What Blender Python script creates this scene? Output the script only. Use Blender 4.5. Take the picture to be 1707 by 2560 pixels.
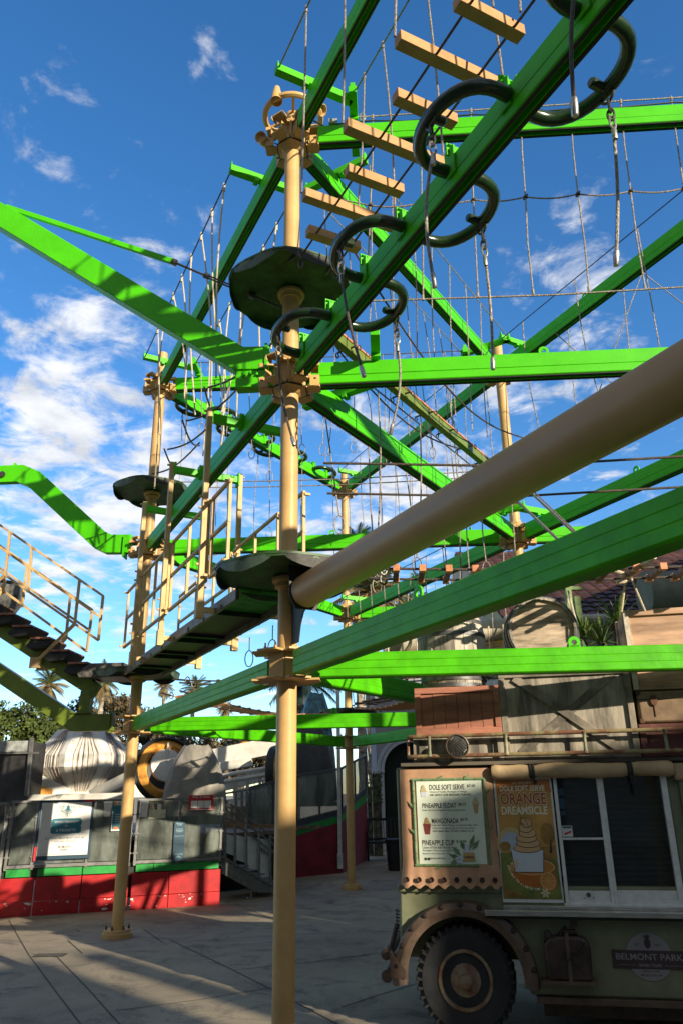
import bpy, bmesh, math, random
from math import sin, cos, pi, radians, hypot, atan2, sqrt
from mathutils import Vector, Matrix
rnd = random.Random(7)
for o in list(bpy.data.objects): bpy.data.objects.remove(o)
SC = bpy.context.scene; COL = SC.collection
# ------------------------------------------------------------------ camera
EYE = 1.75; FPX = 1875.5; PIT = radians(20.512); ROL = radians(-.891)
cam = bpy.data.objects.new('camera', bpy.data.cameras.new('camera')); COL.objects.link(cam)
cam.data.sensor_fit = 'HORIZONTAL'; cam.data.sensor_width = 36; cam.data.lens = 36*FPX/1707
cam.data.clip_start = .05; cam.data.clip_end = 3000
_r = Vector((1, 0, 0)); _f = Vector((0, cos(PIT), sin(PIT))); _u = Vector((0, -sin(PIT), cos(PIT)))
_X = _r*cos(ROL)+_u*sin(ROL); _U = -_r*sin(ROL)+_u*cos(ROL)
M = Matrix((_X, _U, -_f)).transposed().to_4x4(); M.translation = Vector((0, 0, EYE)); cam.matrix_world = M
SC.camera = cam
# ------------------------------------------------------------------ sky, sun, exposure
SUN_AZ, SUN_EL = -47., 18.
W = bpy.data.worlds.new("World"); SC.world = W; W.use_nodes = True
nt = W.node_tree; N = nt.nodes; LK = nt.links; N.clear()
def nd(t, **k):
    n = N.new(t)
    for a, b in k.items(): setattr(n, a, b)
    return n
sky = nd('ShaderNodeTexSky', sky_type='NISHITA', sun_disc=False, sun_elevation=radians(SUN_EL), sun_rotation=radians(90-SUN_AZ), altitude=50, air_density=1.0, dust_density=.25, ozone_density=3.2)
bg = nd('ShaderNodeBackground'); out = nd('ShaderNodeOutputWorld'); bg.inputs[1].default_value = .125
geo = nd('ShaderNodeTexCoord')
def vm(op, a, b=None):
    n = nd('ShaderNodeVectorMath', operation=op)
    for i, v in ((0, a), (1, b)):
        if v is None: continue
        if hasattr(v, 'is_linked') or hasattr(v, 'links'): LK.new(v, n.inputs[i])
        else: n.inputs[i].default_value = v
    return n
def mt(op, a, b=None, c=None, clamp=False):
    n = nd('ShaderNodeMath', operation=op, use_clamp=clamp)
    for i, v in ((0, a), (1, b), (2, c)):
        if v is None: continue
        if hasattr(v, 'links'): LK.new(v, n.inputs[i])
        else: n.inputs[i].default_value = v
    return n.outputs[0]
sat = nd('ShaderNodeHueSaturation'); sat.inputs['Saturation'].default_value = 1.23; sat.inputs['Value'].default_value = 1.34; sat.inputs['Hue'].default_value = .503
LK.new(sky.outputs[0], sat.inputs['Color'])
# clouds: noise on a flat layer high above, thicker along a few banks
sep = nd('ShaderNodeSeparateXYZ'); LK.new(geo.outputs['Generated'], sep.inputs[0])
zz = mt('MAXIMUM', mt('ADD', sep.outputs[2], .10), .03)
px = mt('DIVIDE', sep.outputs[0], zz); py = mt('DIVIDE', sep.outputs[1], zz)
cmb = nd('ShaderNodeCombineXYZ'); LK.new(px, cmb.inputs[0]); LK.new(py, cmb.inputs[1])
def noise(vec, scale, det, rough, dist=0.):
    n = nd('ShaderNodeTexNoise'); n.inputs['Scale'].default_value = scale; n.inputs['Detail'].default_value = det
    n.inputs['Roughness'].default_value = rough; n.inputs['Distortion'].default_value = dist; LK.new(vec, n.inputs['Vector']); return n.outputs[0]
n1 = mt('ADD', mt('MULTIPLY', noise(cmb.outputs[0], 3.0, 10, .60, .35), .75), mt('MULTIPLY', noise(cmb.outputs[0], 8.5, 8, .62, .5), .55)); n1 = mt('ADD', mt('MULTIPLY', mt('SUBTRACT', n1, .65), 1.45), .50); n2 = noise(cmb.outputs[0], .8, 3, .5)
def pdir(x, y):
    c, s = cos(ROL), sin(ROL); dx, dy = x-853.5, y-1280
    u = (c*dx+s*dy)/FPX; v = (-s*dx+c*dy)/FPX
    return (_r*u+_f-_u*v)
BANKS = [((300, 1010), .13, .32), ((215, 880), .10, .16), ((330, 760), .09, .2), ((150, 760), .12, .14), ((60, 1070), .07, .42), ((230, 1200), .16, .36), ((400, 560), .08, .20), ((500, 160), .055, .22), ((150, 120), .04, .12),
         ((1250, 1150), .16, .22), ((900, 1200), .13, .3), ((1500, 1050), .15, .2), ((1340, 560), .09, .20), ((1650, 850), .12, .12), ((420, 1230), .10, .26), ((120, 1420), .2, .3), ((500, 1560), .25, .26), ((900, 1080), .12, .14), ((1090, 880), .1, .1), ((1250, 820), .12, .13), ((40, 190), .06, .22), ((90, 410), .05, .18), ((1650, 60), .05, .14), ((1100, 1400), .2, .26)]
tot = None
for (x, y), r, w in BANKS:
    d = pdir(x, y).normalized()
    dist = nd('ShaderNodeVectorMath', operation='DISTANCE'); LK.new(geo.outputs['Generated'], dist.inputs[0]); dist.inputs[1].default_value = d
    g = mt('SUBTRACT', 1., mt('DIVIDE', dist.outputs['Value'], r*1.45), clamp=True); g = mt('MULTIPLY', g, min(w, .26)*.60 if y > 600 else w)
    tot = g if tot is None else mt('ADD', tot, g)
bm = mt('SUBTRACT', .34, sep.outputs[1], clamp=True); bm = mt('MULTIPLY', bm, 3.2, clamp=True); back = mt('MULTIPLY', bm, .42)  # unseen overcast behind the camera, added to neutralise the blue ambient light
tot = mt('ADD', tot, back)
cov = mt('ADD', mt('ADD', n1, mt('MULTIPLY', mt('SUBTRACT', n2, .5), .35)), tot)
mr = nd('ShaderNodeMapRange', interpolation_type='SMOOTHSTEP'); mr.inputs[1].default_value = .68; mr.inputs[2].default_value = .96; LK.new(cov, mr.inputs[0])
n3 = noise(cmb.outputs[0], 5.5, 6, .6)
cc = nd('ShaderNodeMapRange'); cc.inputs[1].default_value = .35; cc.inputs[2].default_value = .7; cc.inputs[3].default_value = 4.2; cc.inputs[4].default_value = 7.0; LK.new(n3, cc.inputs[0])
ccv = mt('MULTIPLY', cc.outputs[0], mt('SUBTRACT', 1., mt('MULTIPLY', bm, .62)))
cl = nd('ShaderNodeCombineColor')
LK.new(mt('MULTIPLY', ccv, mt('ADD', .99, mt('MULTIPLY', bm, .07))), cl.inputs[0]); LK.new(mt('MULTIPLY', ccv, .99), cl.inputs[1]); LK.new(mt('MULTIPLY', ccv, mt('SUBTRACT', 1.0, mt('MULTIPLY', bm, .12))), cl.inputs[2])  # the added rear overcast is tinted warm against blue shade
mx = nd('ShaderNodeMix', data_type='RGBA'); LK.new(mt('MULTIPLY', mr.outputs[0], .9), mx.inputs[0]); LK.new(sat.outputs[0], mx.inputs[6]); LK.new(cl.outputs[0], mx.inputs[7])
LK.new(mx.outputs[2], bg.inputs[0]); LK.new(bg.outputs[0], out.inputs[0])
sd = bpy.data.lights.new('sun', 'SUN'); sd.energy = 5.0; sd.angle = radians(.55); sd.color = (1, .87, .66)
sun = bpy.data.objects.new('sun', sd); COL.objects.link(sun)
SV = Vector((cos(radians(SUN_EL))*cos(radians(SUN_AZ)), cos(radians(SUN_EL))*sin(radians(SUN_AZ)), sin(radians(SUN_EL))))
sun.rotation_euler = (-SV).to_track_quat('-Z', 'Y').to_euler(); sun.location = SV*30
vs = SC.view_settings; vs.view_transform = 'Standard'; vs.look = 'None'; vs.gamma = 1; vs.exposure = 0.55; vs.use_curve_mapping = False
SC.render.engine = 'CYCLES'
# ------------------------------------------------------------------ helpers
V = Vector
def ray(x, y): return pdir(x, y)
def atz(x, y, z): r = ray(x, y); return V((0, 0, EYE))+r*((z-EYE)/r.z)
def atY(x, y, Y): r = ray(x, y); return V((0, 0, EYE))+r*(Y/r.y)
def onl(x, y, Q, n):
    r = ray(x, y); m = V((-n[1], n[0], 0)); return V((0, 0, EYE))+r*(V((Q[0], Q[1], 0)).dot(m)/r.dot(m))
class MB:
    def __init__(s): s.v = []; s.f = []; s.c = []
    def cut(s): s.c.append((len(s.v), len(s.f))); return s
    def add(s, vs, fs):
        b = len(s.v); s.v += [V(p) for p in vs]; s.f += [[i+b for i in f] for f in fs]; return s
    def box(s, c, size, ax=None):
        ax = ax or (V((1, 0, 0)), V((0, 1, 0)), V((0, 0, 1))); c = V(c)
        p = [c+ax[0]*(i*size[0]/2)+ax[1]*(j*size[1]/2)+ax[2]*(k*size[2]/2) for k in (-1, 1) for j in (-1, 1) for i in (-1, 1)]
        return s.add(p, [(0, 2, 3, 1), (4, 5, 7, 6), (0, 1, 5, 4), (2, 6, 7, 3), (0, 4, 6, 2), (1, 3, 7, 5)])
    def bar(s, a, b, w, h, up=(0, 0, 1)):
        a, b = V(a), V(b); d = (b-a); L = d.length; d.normalize(); x = d.cross(V(up))
        if x.length < 1e-4: x = d.cross(V((1, 0, 0)))
        x.normalize(); z = x.cross(d); return s.box((a+b)/2, (L, w, h), (d, x, z))
    def tube(s, pts, r, n=8, closed=False, cap=True):
        pts = [V(p) for p in pts]; m = len(pts); rs = r if isinstance(r, (list, tuple)) else [r]*m
        base = len(s.v); prev = None
        for i, p in enumerate(pts):
            if closed: t = pts[(i+1) % m]-pts[i-1]
            else: t = pts[min(i+1, m-1)]-pts[max(i-1, 0)]
            t.normalize()
            if prev is None:
                x = t.orthogonal().normalized()
            else:
                x = prev-t*prev.dot(t)
                if x.length < 1e-5: x = t.orthogonal()
                x.normalize()
            prev = x; y = t.cross(x)
            for k in range(n): a = 2*pi*k/n; s.v.append(p+(x*cos(a)+y*sin(a))*rs[i])
        for i in range(m if closed else m-1):
            j = (i+1) % m
            for k in range(n):
                l = (k+1) % n; s.f.append([base+i*n+k, base+i*n+l, base+j*n+l, base+j*n+k])
        if cap and not closed:
            s.f.append([base+k for k in range(n)][::-1]); s.f.append([base+(m-1)*n+k for k in range(n)])
        return s
    def lathe(s, prof, c, n=24, axis=None, x=None, cap=True, cap0=True):
        z = V(axis or (0, 0, 1)).normalized(); x = V(x).normalized() if x else z.orthogonal().normalized(); y = z.cross(x); b = len(s.v); c = V(c); m = len(prof)
        for (r, h) in prof:
            for k in range(n): a = 2*pi*k/n; s.v.append(c+z*h+(x*cos(a)+y*sin(a))*r)
        for i in range(m-1):
            for k in range(n):
                l = (k+1) % n; s.f.append([b+i*n+k, b+i*n+l, b+(i+1)*n+l, b+(i+1)*n+k])
        if cap and cap0: s.f.append([b+k for k in range(n)][::-1])
        if cap: s.f.append([b+(m-1)*n+k for k in range(n)])
        return s
    def prism(s, poly, d0, d1=None):      # poly: 3D points, extruded by vector d0 (or between offsets)
        poly = [V(p) for p in poly]; n = len(poly)
        a = poly if d1 is None else [p+V(d0) for p in poly]; b = [p+V(d0 if d1 is None else d1) for p in poly]
        return s.add(a+b, [list(range(n))[::-1], [n+i for i in range(n)]]+[[i, (i+1) % n, n+(i+1) % n, n+i] for i in range(n)])
    def sweep(s, prof, a, b, side, up):    # prof (x,z) swept a->b
        a, b = V(a), V(b); n = len(prof)
        A_ = [a+V(side)*x+V(up)*z for x, z in prof]; B_ = [b+V(side)*x+V(up)*z for x, z in prof]
        return s.add(A_+B_, [list(range(n)), [n+i for i in range(n)][::-1]]+[[i, n+i, n+(i+1) % n, (i+1) % n] for i in range(n)])
    def ball(s, c, r, n=10, sc=(1, 1, 1)):
        prof = []
        b = len(s.v); c = V(c)
        for i in range(1, n):
            t = pi*i/n
            for k in range(n*2): a = pi*k/n; s.v.append(c+V((r*sc[0]*sin(t)*cos(a), r*sc[1]*sin(t)*sin(a), r*sc[2]*cos(t))))
        m = n*2
        for i in range(n-2):
            for k in range(m): l = (k+1) % m; s.f.append([b+i*m+k, b+(i+1)*m+k, b+(i+1)*m+l, b+i*m+l])
        s.f.append([b+k for k in range(m)]); s.f.append([b+(n-2)*m+k for k in range(m)][::-1]); return s
def obj(name, mb, mat, parent=None, smooth=35, bevel=0, label=None, mats=None, fm=None, origin=None):
    me = bpy.data.meshes.new(name)
    if parent is not None: org = V(parent['_org'])
    elif origin is not None: org = V(origin)
    else:
        xs = [p.x for p in mb.v]; ys = [p.y for p in mb.v]; zs = [p.z for p in mb.v]
        org = V(((min(xs)+max(xs))/2, (min(ys)+max(ys))/2, min(zs)))
    me.from_pydata([tuple(p-org) for p in mb.v], [], mb.f)
    if isinstance(mat, (list, tuple)):
        for m in mat: me.materials.append(m)
        if fm: me.polygons.foreach_set('material_index', fm)
    else: me.materials.append(mat)
    me.validate(); me.update()
    if smooth:
        me.polygons.foreach_set('use_smooth', [True]*len(me.polygons)); me.set_sharp_from_angle(angle=radians(smooth))
    o = bpy.data.objects.new(name, me); COL.objects.link(o)
    if parent is not None: o.parent = parent
    else: o.location = org
    o['_org'] = list(org)
    if label: o['label'] = label
    if bevel:
        b = o.modifiers.new('bevel', 'BEVEL'); b.width = bevel; b.segments = 2; b.limit_method = 'ANGLE'; b.angle_limit = radians(40); b.use_clamp_overlap = True
    return o
def pieces(name, mb, mat, parent, **k):      # one object per piece ended with mb.cut()
    out = []; v0 = f0 = 0
    for v1, f1 in mb.c:
        m = MB(); m.v = mb.v[v0:v1]; m.f = [[i-v0 for i in f] for f in mb.f[f0:f1]]; v0, f0 = v1, f1; out.append(obj(name, m, mat, parent, **k))
    return out
def tag(o, label, cat, group=None):
    o['label'] = label; o['category'] = cat
    if group: o['group'] = group
    return o
def thing(name, loc, label, cat, group=None):
    o = bpy.data.objects.new(name, None); COL.objects.link(o); o.location = V(loc); o['_org'] = list(V(loc)); o.empty_display_size = .2
    return tag(o, label, cat, group)
def struct(name, mb, mat, **k):
    o = obj(name, mb, mat, **k); o['kind'] = 'structure'; return o
# text -> faces in a frame
_tc = {}
def text_mesh(s, bold=.0):
    k = (s, bold)
    if k in _tc: return _tc[k]
    c = bpy.data.curves.new('t', 'FONT'); c.body = s; c.size = 1; c.offset = bold; c.resolution_u = 3
    o = bpy.data.objects.new('t', c); COL.objects.link(o)
    me = o.to_mesh(); vs = [v.co.copy() for v in me.vertices]; fs = [list(p.vertices) for p in me.polygons]
    o.to_mesh_clear(); bpy.data.objects.remove(o); bpy.data.curves.remove(c)
    _tc[k] = (vs, fs); return vs, fs
class Frame:
    def __init__(s, O, u, n, v=(0, 0, 1)): s.O = V(O); s.u = V(u).normalized(); s.n = V(n).normalized(); s.v = V(v).normalized()
    def p(s, x, y, d=0): return s.O+s.u*x+s.v*y+s.n*d
    def box(s, mb, x0, x1, y0, y1, d0, d1): mb.box(s.p((x0+x1)/2, (y0+y1)/2, (d0+d1)/2), (abs(x1-x0), abs(y1-y0), abs(d1-d0)), (s.u, s.v, s.n)); return mb
    def poly(s, mb, pts, d0, d1): mb.prism([s.p(x, y, d0) for x, y in pts], s.n*(d1-d0)); return mb
    def text(s, mb, t, x, y, w, h, d=.002, bold=0., align='C', shear=0, wob=0):
        vs, fs = text_mesh(t, bold)
        if not vs: return
        x0 = min(p.x for p in vs); x1 = max(p.x for p in vs); y0 = min(p.y for p in vs); y1 = max(p.y for p in vs)
        sx = w/(x1-x0) if w else h/(y1-y0); sy = h/(y1-y0) if h else sx
        ox = {'C': x-(x1-x0)*sx/2, 'L': x, 'R': x-(x1-x0)*sx}[align]
        mb.add([s.p(ox+(p.x-x0)*sx+shear*(p.y-y0)*sy, y+(p.y-y0)*sy, d) for p in vs], fs)
    def disc(s, mb, x, y, rx, ry, d0, d1, n=28, a0=0, a1=2*pi):
        full = abs(a1-a0-2*pi) < 1e-6
        pts = [(x+rx*cos(a0+(a1-a0)*i/n), y+ry*sin(a0+(a1-a0)*i/n)) for i in range(n+(0 if full else 1))]
        s.poly(mb, pts, d0, d1)
# ------------------------------------------------------------------ materials
_m = {}
def mat(name, col, rough=.6, metal=0., var=.12, vscale=6., bump=.0, bscale=40., spec=.5, coat=0., stretch=(1, 1, 1), col2=None, mixs=None, alpha=1., trans=0., dirt=0.):
    if name in _m: return _m[name]
    m = bpy.data.materials.new(name); m.use_nodes = True; t = m.node_tree; n = t.nodes; b = n['Principled BSDF']
    b.inputs['Roughness'].default_value = rough; b.inputs['Metallic'].default_value = metal
    if 'Specular IOR Level' in b.inputs: b.inputs['Specular IOR Level'].default_value = spec
    b.inputs['Coat Weight'].default_value = coat; b.inputs['Coat Roughness'].default_value = .15
    tc = n.new('ShaderNodeTexCoord'); mp = n.new('ShaderNodeMapping'); mp.inputs['Scale'].default_value = stretch; t.links.new(tc.outputs['Object'], mp.inputs[0])
    no = n.new('ShaderNodeTexNoise'); no.inputs['Scale'].default_value = vscale; no.inputs['Detail'].default_value = 8; no.inputs['Roughness'].default_value = .65; t.links.new(mp.outputs[0], no.inputs['Vector'])
    r = n.new('ShaderNodeValToRGB'); c = V(col[:3]); c2 = V(col2) if col2 else c*(1-2.2*var)
    hi = c*(1+var*1.2)
    r.color_ramp.elements[0].position = .36 if not mixs else mixs[0]; r.color_ramp.elements[1].position = .64 if not mixs else mixs[1]
    r.color_ramp.elements[0].color = (*[max(0, x) for x in c2], 1); r.color_ramp.elements[1].color = (*[min(1, x) for x in hi], 1)
    t.links.new(no.outputs[0], r.inputs[0]); last = r.outputs[0]
    if dirt:
        n2 = n.new('ShaderNodeTexNoise'); n2.inputs['Scale'].default_value = vscale*.35; n2.inputs['Detail'].default_value = 10; n2.inputs['Roughness'].default_value = .75; t.links.new(mp.outputs[0], n2.inputs['Vector'])
        r2 = n.new('ShaderNodeValToRGB'); r2.color_ramp.elements[0].position = .5; r2.color_ramp.elements[1].position = .72
        r2.color_ramp.elements[0].color = (0, 0, 0, 1); r2.color_ramp.elements[1].color = (dirt, dirt, dirt, 1); t.links.new(n2.outputs[0], r2.inputs[0])
        mx = n.new('ShaderNodeMix'); mx.data_type = 'RGBA'; t.links.new(r2.outputs[0], mx.inputs[0]); t.links.new(last, mx.inputs[6]); mx.inputs[7].default_value = (.06, .045, .03, 1); last = mx.outputs[2]
    t.links.new(last, b.inputs['Base Color'])
    if bump:
        bn = n.new('ShaderNodeTexNoise'); bn.inputs['Scale'].default_value = bscale; bn.inputs['Detail'].default_value = 6; t.links.new(mp.outputs[0], bn.inputs['Vector'])
        bp = n.new('ShaderNodeBump'); bp.inputs['Strength'].default_value = bump; bp.inputs['Distance'].default_value = .01; t.links.new(bn.outputs[0], bp.inputs['Height']); t.links.new(bp.outputs[0], b.inputs['Normal'])
    if trans: b.inputs['Transmission Weight'].default_value = trans; b.inputs['IOR'].default_value = 1.2
    if alpha < 1: b.inputs['Alpha'].default_value = alpha
    _m[name] = m; return m
GREEN = mat('green_paint', (.070, .53, .002), .45, var=.05, vscale=3, bump=.12, bscale=60, coat=.0, spec=.28, dirt=.07)
GREEN2 = mat('green_paint_low', (.078, .48, .002), .45, var=.09, vscale=5, bump=.22, bscale=22, coat=.0, spec=.25, dirt=.10, stretch=(1, 1, 1))
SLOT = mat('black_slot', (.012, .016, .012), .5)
TAN = mat('tan_paint', (.61, .385, .155), .45, var=.06, vscale=4, bump=.05, bscale=60, spec=.35, dirt=.06)
TANR = mat('tan_rail', (.64, .44, .20), .55, var=.08, vscale=8, spec=.25)
TANP = mat('tan_tube_paint', (.52, .295, .125), .45, var=.04, vscale=3, bump=.05, bscale=60, spec=.3)
DGREEN = mat('dark_green_plastic', (.012, .036, .011), .28, var=.2, vscale=7, bump=.08, coat=.35)
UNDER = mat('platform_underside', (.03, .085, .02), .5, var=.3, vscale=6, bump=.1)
OLIVE = mat('olive_paint', (.16, .22, .028), .42, var=.1, vscale=5, bump=.1, coat=.1)
BLACKP = mat('black_plate', (.018, .02, .017), .55, var=.3, vscale=12, bump=.2)
ROPE = mat('steel_rope', (.34, .29, .24), .45, metal=.35, var=.25, vscale=90, bump=.8, bscale=160, stretch=(1, 1, .35))
ROPED = mat('weathered_rope', (.10, .075, .06), .5, metal=.3, var=.25, vscale=80, bump=.8, bscale=160)
ROPEW = mat('pale_rope', (.62, .52, .38), .7, var=.15, vscale=90, bump=.6, bscale=120)
ROPET = mat('tan_rope', (.50, .34, .22), .7, var=.15, vscale=90, bump=.6, bscale=120)
STEEL = mat('galvanised_steel', (.5, .48, .45), .35, metal=.8, var=.15, vscale=60)
STEELD = mat('dark_steel', (.11, .10, .095), .45, metal=.7, var=.25, vscale=50)
PLANK = mat('plank_plastic', (.55, .31, .14), .65, spec=.25, var=.08, vscale=5, bump=.15, bscale=90, stretch=(1, 1, 1), dirt=.12)
PLANKO = mat('orange_block', (.62, .25, .11), .55, var=.12, vscale=20)
PLANKD = mat('brown_board', (.16, .085, .05), .6, var=.2, vscale=18, bump=.2)
# ------------------------------------------------------------------ layout of the course (triangular grid)
KF = 1.75/1.6; HL, HM, HT = 2.606, 5.270, 8.180; SP = 5.234*KF
a0 = radians(116.891)
def dk(k): a = a0-k*pi/3; return V((cos(a), sin(a), 0))
A = V((-.458, 6.110, 0)); B = A+dk(0)*SP; C = A+dk(1)*SP; D = B+C-A; E2 = A+dk(2)*SP; E1 = A+dk(3)*SP; CE = C+dk(2)*SP
Z = V((0, 0, 1))
def side(k): d = dk(k); return V((-d.y, d.x, 0))
# ground
def ground_mat():
    m = bpy.data.materials.new('concrete'); m.use_nodes = True; t = m.node_tree; n = t.nodes; b = n['Principled BSDF']; b.inputs['Roughness'].default_value = .78
    tc = n.new('ShaderNodeTexCoord')
    def no(s, d, r, dist=0):
        x = n.new('ShaderNodeTexNoise'); x.inputs['Scale'].default_value = s; x.inputs['Detail'].default_value = d; x.inputs['Roughness'].default_value = r; x.inputs['Distortion'].default_value = dist; t.links.new(tc.outputs['Object'], x.inputs['Vector']); return x.outputs[0]
    def ramp(src, p0, c0, p1, c1):
        x = n.new('ShaderNodeValToRGB'); e = x.color_ramp.elements; e[0].position = p0; e[1].position = p1; e[0].color = (*c0, 1); e[1].color = (*c1, 1); t.links.new(src, x.inputs[0]); return x.outputs[0]
    def mix(f, a, c, mode='MIX'):
        x = n.new('ShaderNodeMix'); x.data_type = 'RGBA'; x.blend_type = mode
        if hasattr(f, 'links'): t.links.new(f, x.inputs[0])
        else: x.inputs[0].default_value = f
        for i, v in ((6, a), (7, c)):
            if hasattr(v, 'links'): t.links.new(v, x.inputs[i])
            else: x.inputs[i].default_value = (*v, 1)
        return x.outputs[2]
    base = ramp(no(.55, 10, .7, .6), .32, (.23, .190, .135), .68, (.43, .355, .25))
    st = ramp(no(1.6, 8, .75, 1.2), .50, (0, 0, 0), .66, (.75, .75, .75))
    base = mix(st, base, (.085, .075, .07))
    sp = ramp(no(3.1, 4, .6), .66, (0, 0, 0), .71, (.4, .4, .4)); base = mix(sp, base, (.42, .40, .36))
    fine = ramp(no(60, 3, .6), .3, (.72, .72, .72), .7, (1.15, 1.15, 1.15)); base = mix(1., base, fine, 'MULTIPLY')
    t.links.new(base, b.inputs['Base Color'])
    bp = n.new('ShaderNodeBump'); bp.inputs['Strength'].default_value = .35; bp.inputs['Distance'].default_value = .01; t.links.new(no(35, 5, .7), bp.inputs['Height']); t.links.new(bp.outputs[0], b.inputs['Normal'])
    return m
g = MB(); g.add([(-600, -600, 0), (600, -600, 0), (600, 900, 0), (-600, 900, 0)], [(0, 1, 2, 3)])
struct('ground', g, ground_mat(), smooth=0, origin=(0, 0, 0))
JN = [[(22, 2301), (71, 2386), (140, 2480), (201, 2560)], [(80, 2386), (144, 2394), (215, 2467), (300, 2562)], [(359, 2323), (408, 2358)], [(425, 2350), (583, 2426), (690, 2480), (860, 2570)], [(583, 2426), (760, 2408), (900, 2390)],
      [(294, 2527), (500, 2500), (675, 2470)], [(590, 2262), (700, 2305)], [(430, 2356), (700, 2340), (900, 2330), (985, 2330)], [(853, 2395), (985, 2380)], [(853, 2519), (940, 2490), (1044, 2459)], [(60, 2340), (200, 2330), (190, 2325)], [(170, 2352), (206, 2384)], [(0, 2310), (22, 2306)]]
j = MB()
for ln in JN:
    P = [atz(x, y, .004) for x, y in ln]
    for p, q in zip(P, P[1:]):
        d = (q-p).normalized(); s_ = V((-d.y, d.x, 0))*.006; j.add([p-s_, q-s_, q+s_, p+s_], [(0, 1, 2, 3)])
struct('pavement_joints', j, mat('joint_dark', (.07, .062, .05), .9), smooth=0)
dg = thing('drain_grate', atz(125, 2389, .005), 'small dark drain grate set in the paving left of the pole base', 'drain')
gc = atz(125, 2389, .006); mb = MB(); mb.box(gc, (.36, .16, .006)); obj('grate_frame', mb, mat('drain_dark', (.03, .03, .03), .8), dg)
mb = MB()
for i in range(9): mb.box(gc+V((-.15+.0375*i, 0, .006)), (.014, .13, .006))
obj('grate_bars', mb, mat('drain_iron', (.10, .09, .08), .7), dg)
# ------------------------------------------------------------------ the steel frame
frame = thing('steel_frame', (A.x, A.y, 0), 'lime green and tan steel frame of a two storey ropes course over the plaza', 'ropes course')
SLOTP = [(-.018, 0), (-.018, .05), (.018, .05), (.018, 0), (.052, 0), (.06, .008), (.06, .078), (.0545, .081), (.0545, .085), (.06, .088), (.06, .222), (.052, .23), (-.052, .23), (-.06, .222), (-.06, .088), (-.0545, .085), (-.0545, .081), (-.06, .078), (-.06, .008), (-.052, 0)]
LOWP = [(-.05, 0), (.05, 0), (.065, .012), (.065, .07), (.061, .078), (.065, .086), (.065, .145), (.061, .152), (.065, .159), (.065, .222), (.052, .235), (-.052, .235), (-.065, .222), (-.065, .159), (-.061, .152), (-.065, .145), (-.065, .086), (-.061, .078), (-.065, .07), (-.065, .012)]
LOWP = [(x, y*.83) for x, y in LOWP]
def track(P, k, z, s0=.27, s1=None, low=False, label=None, xb=(), eyes=()):
    d = dk(k); sd_ = side(k); s1 = SP-.27 if s1 is None else s1
    mb = MB(); mb.sweep(LOWP if low else SLOTP, P+d*s0+Z*z, P+d*s1+Z*z, sd_, Z)
    o = obj('track_beam', mb, GREEN2 if low else GREEN, frame, smooth=25, bevel=.004, label=label)
    if not low:
        mb = MB(); mb.bar(P+d*(s0+.02)+Z*(z+.058), P+d*(s1-.02)+Z*(z+.058), .034, .012); obj('slot_lining', mb, SLOT, o, smooth=0)
        mb = MB()
        for sg in (-1, 1): mb.bar(P+d*(s0+.01)+sd_*sg*.037+Z*(z-.004), P+d*(s1-.01)+sd_*sg*.037+Z*(z-.004), .022, .008)
        obj('wear_strip', mb, SLOT, o, smooth=0)
    for s in xb:
        q = P+d*s+Z*(z+.30); mb = MB(); mb.bar(q-sd_*.42, q+sd_*.42, .085, .085); 
        for t in (-.405, .405):
            mb.bar(q+sd_*t+Z*.03, q+sd_*t+Z*.10, .012, .05, d)
        for t in (-.1, .1): mb.box(q+sd_*t-Z*.045, (.05, .09, .06), (sd_, d, Z))
        obj('crossbar', mb, GREEN, o, bevel=.004)
    for s in eyes:
        q = P+d*s+Z*(z+(.195 if low else .23))
        mb = MB(); n = 14; ro = .048; ri = .022; vs = []
        for dd in (-.007, .007):
            for i in range(n): a = 2*pi*i/n; vs.append(q+d*(ro*cos(a))+Z*(.045+ro*sin(a))+sd_*dd)
            for i in range(n): a = 2*pi*i/n; vs.append(q+d*(ri*cos(a))+Z*(.045+ri*sin(a))+sd_*dd)
        f = []
        for i in range(n):
            l = (i+1) % n
            f += [(i, l, n+l, n+i), (2*n+i, 3*n+i, 3*n+l, 2*n+l), (i, 2*n+i, 2*n+l, l), (n+i, n+l, 3*n+l, 3*n+i)]
        mb.add(vs, f); mb.box(q+Z*.008, (.09, .014, .03), (d, sd_, Z)); obj('lifting_eye', mb, GREEN, o)
    return o
def star(c, r_out, r_in, w, th, mb, notch=True):
    pts = []
    for k in range(6):
        d = dk(k); s_ = side(k)
        pts += [c+d*r_in*1.02+s_*w*.62, c+d*(r_out-.03)+s_*w, c+d*r_out+s_*w*.8, c+d*r_out-s_*w*.8, c+d*(r_out-.03)-s_*w, c+d*r_in*1.02-s_*w*.62] if notch else [c+d*r_out+s_*w, c+d*r_out-s_*w]
        m = (dk(k)+dk(k+1)).normalized(); pts.append(c+m*r_in)
    mb.prism(pts, Z*th)
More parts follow.
